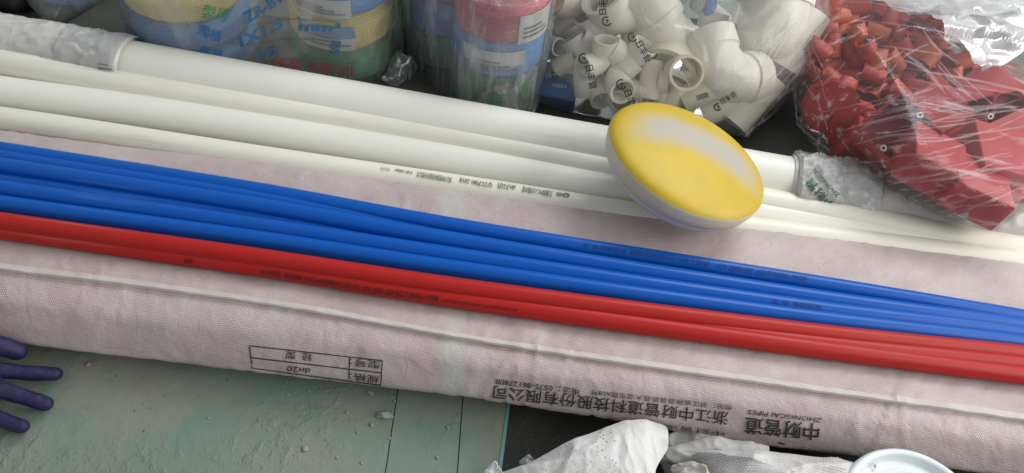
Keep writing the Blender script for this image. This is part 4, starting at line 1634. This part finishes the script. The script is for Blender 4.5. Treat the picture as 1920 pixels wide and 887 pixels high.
jbox(1848, 172, .12, 35, -25, 'red square box directly under the milky plastic sheet', False, 0.062, 0.042, 'box_pink')
jbox(1915, 205, .11, -15, -30, 'red square box at the outer corner of the bag beneath the plastic sheet', False, 0.066, 0.042, 'box_pink')
jbox(1885, 345, .085, 20, -25, 'red square box on the floor side of the lowest one', False, 0.060, 0.042, 'box_red')
M['film_r'] = film_mat('red_bag_film', 0.055, 0.55, (0.995, 0.985, 0.985), 0.5, (0.6, 1.5, 1.5), 16, 0.08, 0.10, (0.88, 0.83, 0.85), (0.10, 3.2, 3.2), (0.57, 0.74))
for q in ((1500, 110, .05), (1512, 20, .10), (1500, 230, .01), (1545, 262, .004), (1915, 130, .12), (1880, 345, .10)):
    redpts.append(P(*q))
bag4 = film('plastic_bag', redpts, M['film_r'], 'clear plastic bag stretched over red couplings and red junction boxes', 'plastic bag', 0.004, 6, 0.0020, (0.5, 1.6, 1.6), 13, 21.0, relax=2)
crumple('bag_corner', [(1795, 405, .10), (1850, 385, .11), (1880, 345, .11), (1872, 385, .10), (1850, 430, .085), (1820, 420, .085)], 0.105, .1, M['film_clear'], None, None, 8.1, 0.004, 60, 0, 14, bag4)

# pulled creases standing up in the stretched film
M['crease'] = film_mat('stretched_film_crease', 0.13, 0.16, (1, 1, 1), 0.3, (1, 1, 1), 30, 0.05, 0.28, (0.92, 0.90, 0.91))


def creases(bag, rows, seed):
    rnd_ = random.Random(seed)
    bvh = bvh_of(bag)
    for x0, x1, y0, y1, ang, spread, lmin, lmax, wmax, n in rows:
        bm = bmesh.new()
        for _ in range(n):
            x, y = rnd_.uniform(x0, x1), rnd_.uniform(y0, y1)
            a = R_(ang + rnd_.uniform(-spread, spread))
            L = rnd_.uniform(lmin, lmax)
            w_ = rnd_.uniform(0.35, 1) * wmax
            bend = rnd_.uniform(-.08, .08) * L
            prev = None
            k = max(6, int(L / 6))
            for i in range(k + 1):
                t = i / k
                o_ = bend * 4 * t * (1 - t) + 1.2 * noise.noise(Vector((t * L / 25, x, y)))
                cx_ = x + math.cos(a) * L * (t - .5) + math.sin(a) * o_
                cy_ = y - math.sin(a) * L * (t - .5) + math.cos(a) * o_
                ww = w_ * math.sin(math.pi * min(1, max(0.02, t))) ** .7 * (0.7 + 0.5 * noise.noise(Vector((t * L / 12, y, x))))
                pr = []
                for sgn, lift in ((-1, .0003), (0, .0016), (1, .0003)):
                    d = ray(cx_ + math.sin(a) * ww * sgn, cy_ + math.cos(a) * ww * sgn).normalized()
                    hit, nrm, _i, _d = bvh.ray_cast(CAM, d)
                    if hit is None:
                        pr = None
                        break
                    if nrm.dot(d) > 0:
                        nrm = -nrm
                    pr.append(bm.verts.new(hit + nrm * lift))
                if pr and prev:
                    for q in (0, 1):
                        bm.faces.new((prev[q], prev[q + 1], pr[q + 1], pr[q]))
                prev = pr
        me = bag.data
        if len(me.materials) < 2:
            me.materials.append(M['crease'])
        inv = wloc(bag).inverted()
        for v in bm.verts:
            v.co = inv @ v.co
        for f_ in bm.faces:
            f_.material_index = 1
            f_.smooth = True
        bm.from_mesh(me)
        bm.to_mesh(me)
        bm.free()


creases(bag4, [(1600, 1900, 190, 330, 9, 6, 60, 240, 3.6, 34), (1680, 1890, 300, 400, 14, 10, 40, 150, 3.6, 20),
               (1540, 1800, 10, 180, 30, 18, 25, 80, 4.0, 12), (1690, 1850, 60, 180, -38, 10, 40, 120, 5.0, 10), (1500, 1560, 90, 300, -70, 12, 40, 130, 2.4, 6)], 3)
creases(bag3, [(1420, 1540, 60, 240, 48, 8, 50, 170, 4.2, 18), (1040, 1400, 20, 200, -40, 30, 20, 80, 2.4, 12)], 4)
creases(bag2, [(790, 1000, 10, 190, 84, 8, 40, 150, 3.2, 16), (860, 1000, 5, 60, 30, 30, 20, 60, 3.0, 6)], 5)
creases(bag1, [(300, 740, 10, 150, -72, 18, 25, 110, 3.0, 12), (690, 745, 10, 140, 80, 8, 40, 110, 3.0, 6)], 6)
creases(wr2, [(1480, 1620, 310, 400, 0, 90, 12, 50, 3.2, 22)], 7)
creases(wl2, [(140, 250, 60, 140, 40, 60, 12, 40, 2.4, 12)], 8)
creases(wl, [(10, 140, 45, 115, 50, 60, 12, 50, 2.6, 10)], 9)

# loose film sheets behind the red bag
M['film_heap'] = film_mat('loose_film_sheets', 0.66, 0.28, (1, 1, 1), 0.22, (0.5, 1.6, 1), 16, 0.06, 0.3, (0.80, 0.80, 0.80))
crumple('plastic_sheet', [(1690, 10, .13), (1740, 50, .15), (1790, 100, .15), (1830, 150, .14), (1880, 130, .15), (1960, 80, .15), (2050, 20, .12), (2050, -120, .05), (1850, -140, .05), (1650, -80, .06)], 0.17, .1, M['film_heap'],
        'crumpled milky plastic sheet heaped behind the red bag', 'plastic sheet', 2.2, 0.022, 13, 0, 60, stretch=(0.6, 1.5, 1))
crumple('plastic_sheet', [(1500, -10, .10), (1600, 6, .13), (1700, 22, .15), (1800, 40, .165), (1930, 30, .17), (1990, -40, .10), (1800, -120, .05), (1600, -100, .05)], 0.17, .1, M['film_heap'],
        'grey-white plastic sheet draped along the top of the red bag', 'plastic sheet', 6.6, 0.016, 13, 0, 50, stretch=(0.5, 1.5, 1))

# ------------------------------------------------------------------ far corner: dark bag and blue coil
tl_ = Matrix.Rotation(R_(38), 4, 'Y') @ Matrix.Rotation(R_(28), 4, 'X')
cbase = P(112, -78, .03)
o, Mx = coil(cbase, 0.085, 0.05, M['w_blue'], 'blue wire coil leaning against a black bag behind the wrapped pipe', 'wire coils in the dark corner', tl_, 50)
cpts = [wloc(o) @ v.co for v in list(o.data.vertices)[::37]] + [P(97, 46, .012)]
film('plastic_bag', cpts, M['film_a'], 'clear bag round the leaning blue coil beside the black bag', 'plastic bag', 0.004, 5, 0.004, (1, 1, 1), 14, 31.0)
bpts = []
for k in range(60):
    a, e = rnd.uniform(0, 2 * math.pi), rnd.uniform(0, 1)
    bpts.append(P(-20, -12, 0) + Vector((0.10 * math.cos(a) * math.sqrt(1 - e * e * .8), 0.10 * math.sin(a) * math.sqrt(1 - e * e * .8), 0.15 * e)))
film('refuse_bag', bpts, M['black_bag'], 'black plastic bag in the dark corner behind the wrapped pipe', 'bag', 0.004, 5, 0.006, (1, 1, 1), 14, 41.0)

# ------------------------------------------------------------------ white sacks, folded sheets and tub lid at the near edge
M['sack_white'] = plastic('white_sack_cloth', (0.62, 0.61, 0.59), 0.6, 0.75, (0.36, 0.32, 0.26), 0.5, scale=20)
_nt = M['sack_white'].node_tree
_b = _nt.nodes['Principled BSDF']
_src = _b.inputs['Base Color'].links[0].from_socket
_vo = nd(_nt, 'ShaderNodeTexVoronoi')
_vo.inputs['Scale'].default_value = 210
_nt.links.new(coords(_nt), _vo.inputs['Vector'])
_sp = ramp(_nt, _vo.outputs['Distance'], [(0.12, (1, 1, 1)), (0.3, (0, 0, 0))])
_gt = ramp(_nt, noise_tex(_nt, coords(_nt), 16, 3), [(0.44, (0, 0, 0)), (0.58, (1, 1, 1))])
_nt.links.new(mixc(_nt, math_(_nt, 'MULTIPLY', math_(_nt, 'MULTIPLY', _sp, _gt), 0.8), _src, (0.13, 0.10, 0.07)), _b.inputs['Base Color'])
bump(_nt, _b, noise_tex(_nt, coords(_nt, (1, 1, 1)), 60, 6, 0.6, dist=2.5), 0.4, 0.003)
SACK_W = sack_mat('white_woven_sack', (0.68, 0.66, 0.64), (0.42, 0.38, 0.37), False, 0.0028)
SACK_G = plastic('grey_folded_sheet', (0.40, 0.39, 0.37), 0.55, 0.5, None, 0.3)
crumple('crumpled_sack', [(905, 905, .004), (985, 872, .02), (1050, 836, .045), (1110, 812, .05), (1165, 792, .05), (1210, 788, .045), (1250, 800, .04), (1252, 840, .05), (1230, 880, .05), (1220, 960, .04), (1150, 1050, .004), (950, 1050, .004)],
        0.060, .01, M['sack_white'], 'dirty white crumpled sack with brown specks, on the dark floor below the woven bundle', 'sack', 4.4, 0.0032, 26, 0.0008, 60, stretch=(1.2, 0.6, 1))
GS = 'folded grey sheets by the woven bundle'
for k, (lb, ol) in enumerate((
        ('grey folded plastic sheet lowest of the small pile beneath the woven bundle', [(1225, 827, .02), (1300, 804, .03), (1420, 827, .03), (1400, 862, .03), (1260, 900, .02)]),
        ('grey folded plastic sheet on top of the small pile beneath the woven bundle', [(1240, 844, .034), (1330, 820, .04), (1440, 838, .04), (1420, 872, .04), (1262, 870, .034)]))):
    crumple('folded_sheet', ol, 0.032 + .014 * k, .02, SACK_G, lb, 'plastic sheet', 7.7 + k, 0.004, 30, 0.002, 20, group=GS)
crumple('folded_sack', [(1258, 874, .035), (1300, 864, .05), (1330, 892, .05), (1340, 960, .03), (1280, 990, .02), (1255, 900, .03)], 0.05, .02, M['tape'],
        'cream folded sack edge between the dirty white sack and the white woven sack', 'sack', 9.9, 0.006, 40, 0.002, 22)
crumple('woven_sack', [(1283, 870, .03), (1310, 848, .052), (1360, 844, .06), (1480, 850, .06), (1590, 867, .055), (1640, 880, .04), (1640, 960, .02), (1560, 1080, .004), (1340, 1080, .004), (1300, 930, .02)],
        0.078, .02, SACK_W, 'white woven sack with a faint pink tinge beside the pale tub lid', 'sack', 11.1, 0.006, 16, 0.0015, 40)
# round tub lid
tlc = P(1716, 986, .062)
tn = Vector((0.03, -0.05, 1)).normalized()
TM = axisM(tlc, tn)
TR = 158 / pxm(tlc) * 0.93
tub = thing('tub_lid', tlc - Vector((0, 0, .06)), 'pale bluish-white round tub lid with a raised ring, next to the white woven sack', 'lid')
bm = bmesh.new()
lathe(bm, [(0, 0), (TR * .62, 0), (TR * .66, .0015), (TR * .69, .004), (TR * .72, .0015), (TR * .80, .0005), (TR * .86, .001), (TR * .89, .0065), (TR * .93, .0085), (TR * .98, .0075), (TR, .003), (TR, -.012), (TR * .985, -.012), (TR * .98, .0)], TM, 96)
link('lid_top', bm, M['lid_white'], tub)
bm = box_mesh(P(1643, 872, .0700), Vector((.7, .7, 0)), Vector((-.7, .7, 0)), Vector((0, 0, 1)), .007, .003, .002, .0006)
link('tear_tab', bm, M['lid_white'], tub)
bm = bmesh.new()
lathe(bm, [(TR * .90, -.060), (TR * .965, -.011), (TR * .97, .002), (TR * .93, .002), (TR * .87, -.060)], TM, 64, closed=True)
link('tub_wall', bm, M['lid_white'], tub)
# small white packet
crumple('paper_packet', [(905, 889, .008), (926, 866, .02), (940, 884, .02), (950, 905, .008), (910, 915, .006)], 0.018, .01, M['paper'], 'small white packet with a raised corner on the floor plate edge', 'packet', 2.9, 0.003, 60, 0.0015, 12)
crumple('plastic_scrap', [(972, 868, .006), (990, 852, .016), (1000, 862, .016), (1010, 872, .012), (985, 885, .008)], 0.014, .01, M['film_white'], 'small torn clear plastic scrap against the dirty white sack', 'scrap', 3.9, 0.003, 60, 0.001, 12)

# ------------------------------------------------------------------ grit on the floor
def stone(px, py, r, m, label, group, sc=(1, 1, .7)):
    r *= 0.75
    c = P(px, py, r * 0.3)
    bm = bmesh.new()
    bmesh.ops.create_icosphere(bm, subdivisions=3, radius=r)
    sd = px * 0.37
    for v in bm.verts:
        k = 1 + 0.45 * noise.noise(v.co / r * 1.3 + Vector((sd, py, 0)))
        v.co = Vector((v.co.x * k * sc[0], v.co.y * k * sc[1], v.co.z * k * sc[2]))
    bmesh.ops.transform(bm, matrix=Matrix.Translation(c) @ Matrix.Rotation(sd, 4, 'Z'), verts=bm.verts)
    o = link('pebble', bm, m, angle=R_(30))
    tag(o, label, 'pebble', group)


stone(722, 779, .0075, M['pebble'], 'largest grey stone chip on the green floor, near the plate seam', 'grit on the green floor', (1.5, .7, .8))
stone(697, 797, .0032, M['pebble'], 'small grey pebble right below the largest stone chip', 'grit on the green floor')
stone(695, 736, .0035, M['pebble'], 'small flat grey pebble at the sack edge above the largest stone chip', 'grit on the green floor', (1.6, .8, .5))
stone(165, 683, .0036, M['pebble_pink'], 'single pinkish pebble on the floor near the purple glove', 'grit on the green floor', (1, .8, .8))
stone(572, 842, .0042, M['pebble'], 'rough grey lump in the middle of the open green floor', 'grit on the green floor')
for k, (x, y, r) in enumerate(((651, 773, .0024), (670, 811, .002), (487, 785, .002), (540, 740, .0018), (678, 868, .002), (632, 858, .002), (392, 784, .0018), (270, 757, .0012), (280, 749, .0012), (740, 752, .002), (503, 806, .0018), (840, 802, .0022), (820, 858, .0022), (730, 822, .002), (449, 868, .0014), (215, 696, .0012), (580, 733, .0018))):
    stone(x, y, r, M['pebble'], 'tiny grey grain of grit scattered on the open green floor', 'tiny grains of grit')


# ------------------------------------------------------------------ gloved hand
def hand():
    bm = bmesh.new()

    def limb(pts, rads, n=14):
        v = [P(*p) for p in pts]
        for i in range(len(v) * n):
            t = i / (len(v) * n - 1)
            p = catmull(v, t)
            x = t * (len(rads) - 1)
            a = min(int(x), len(rads) - 2)
            r = rads[a] + (rads[a + 1] - rads[a]) * (x - a)
            bmesh.ops.create_icosphere(bm, subdivisions=2, radius=r, matrix=Matrix.Translation(p))
    limb([(34, 659, .032), (-30, 640, .050), (-120, 628, .056), (-230, 640, .052)], [0.0092, 0.0110, 0.0110, 0.0123])
    limb([(104, 701, .012), (52, 699, .020), (-20, 692, .030), (-110, 680, .046), (-230, 660, .05)], [0.0076, 0.0081, 0.0086, 0.0097, 0.0123])
    limb([(86, 757, .0105), (36, 742, .018), (-30, 722, .026), (-120, 700, .042), (-230, 680, .048)], [0.0079, 0.0084, 0.0088, 0.0097, 0.0123])
    limb([(40, 800, .0105), (-10, 782, .016), (-70, 758, .022), (-150, 722, .038), (-240, 700, .044)], [0.0076, 0.0081, 0.0084, 0.0097, 0.0123])
    limb([(-120, 590, .030), (-200, 590, .045), (-290, 630, .055)], [.011, .013, .016])
    for a in range(5):
        limb([(-200, 640 + a * 18, .05), (-330, 630 + a * 14, .056), (-470, 620 + a * 10, .066)], [.015, .018, .02])
    limb([(-430, 640, .066), (-600, 640, .09), (-800, 640, .14)], [.03, .031, .036])
    o = link('gloved_hand', bm, M['glove'])
    tag(o, 'hand in a purple rubber glove, fingers spread flat on the green floor', 'hand')
    r = o.modifiers.new('one_surface', 'REMESH')
    r.mode = 'VOXEL'
    r.voxel_size = 0.0014
    r.use_smooth_shade = True
    s = o.modifiers.new('soften', 'SMOOTH')
    s.iterations = 8
    s.factor = 0.6
    tx = bpy.data.textures.new('glove_creases', 'CLOUDS')
    tx.noise_scale = 0.013
    tx.noise_depth = 2
    dm = o.modifiers.new('creases', 'DISPLACE')
    dm.texture = tx
    dm.strength = 0.0016
    dm.texture_coords = 'LOCAL'
    return o


hand()
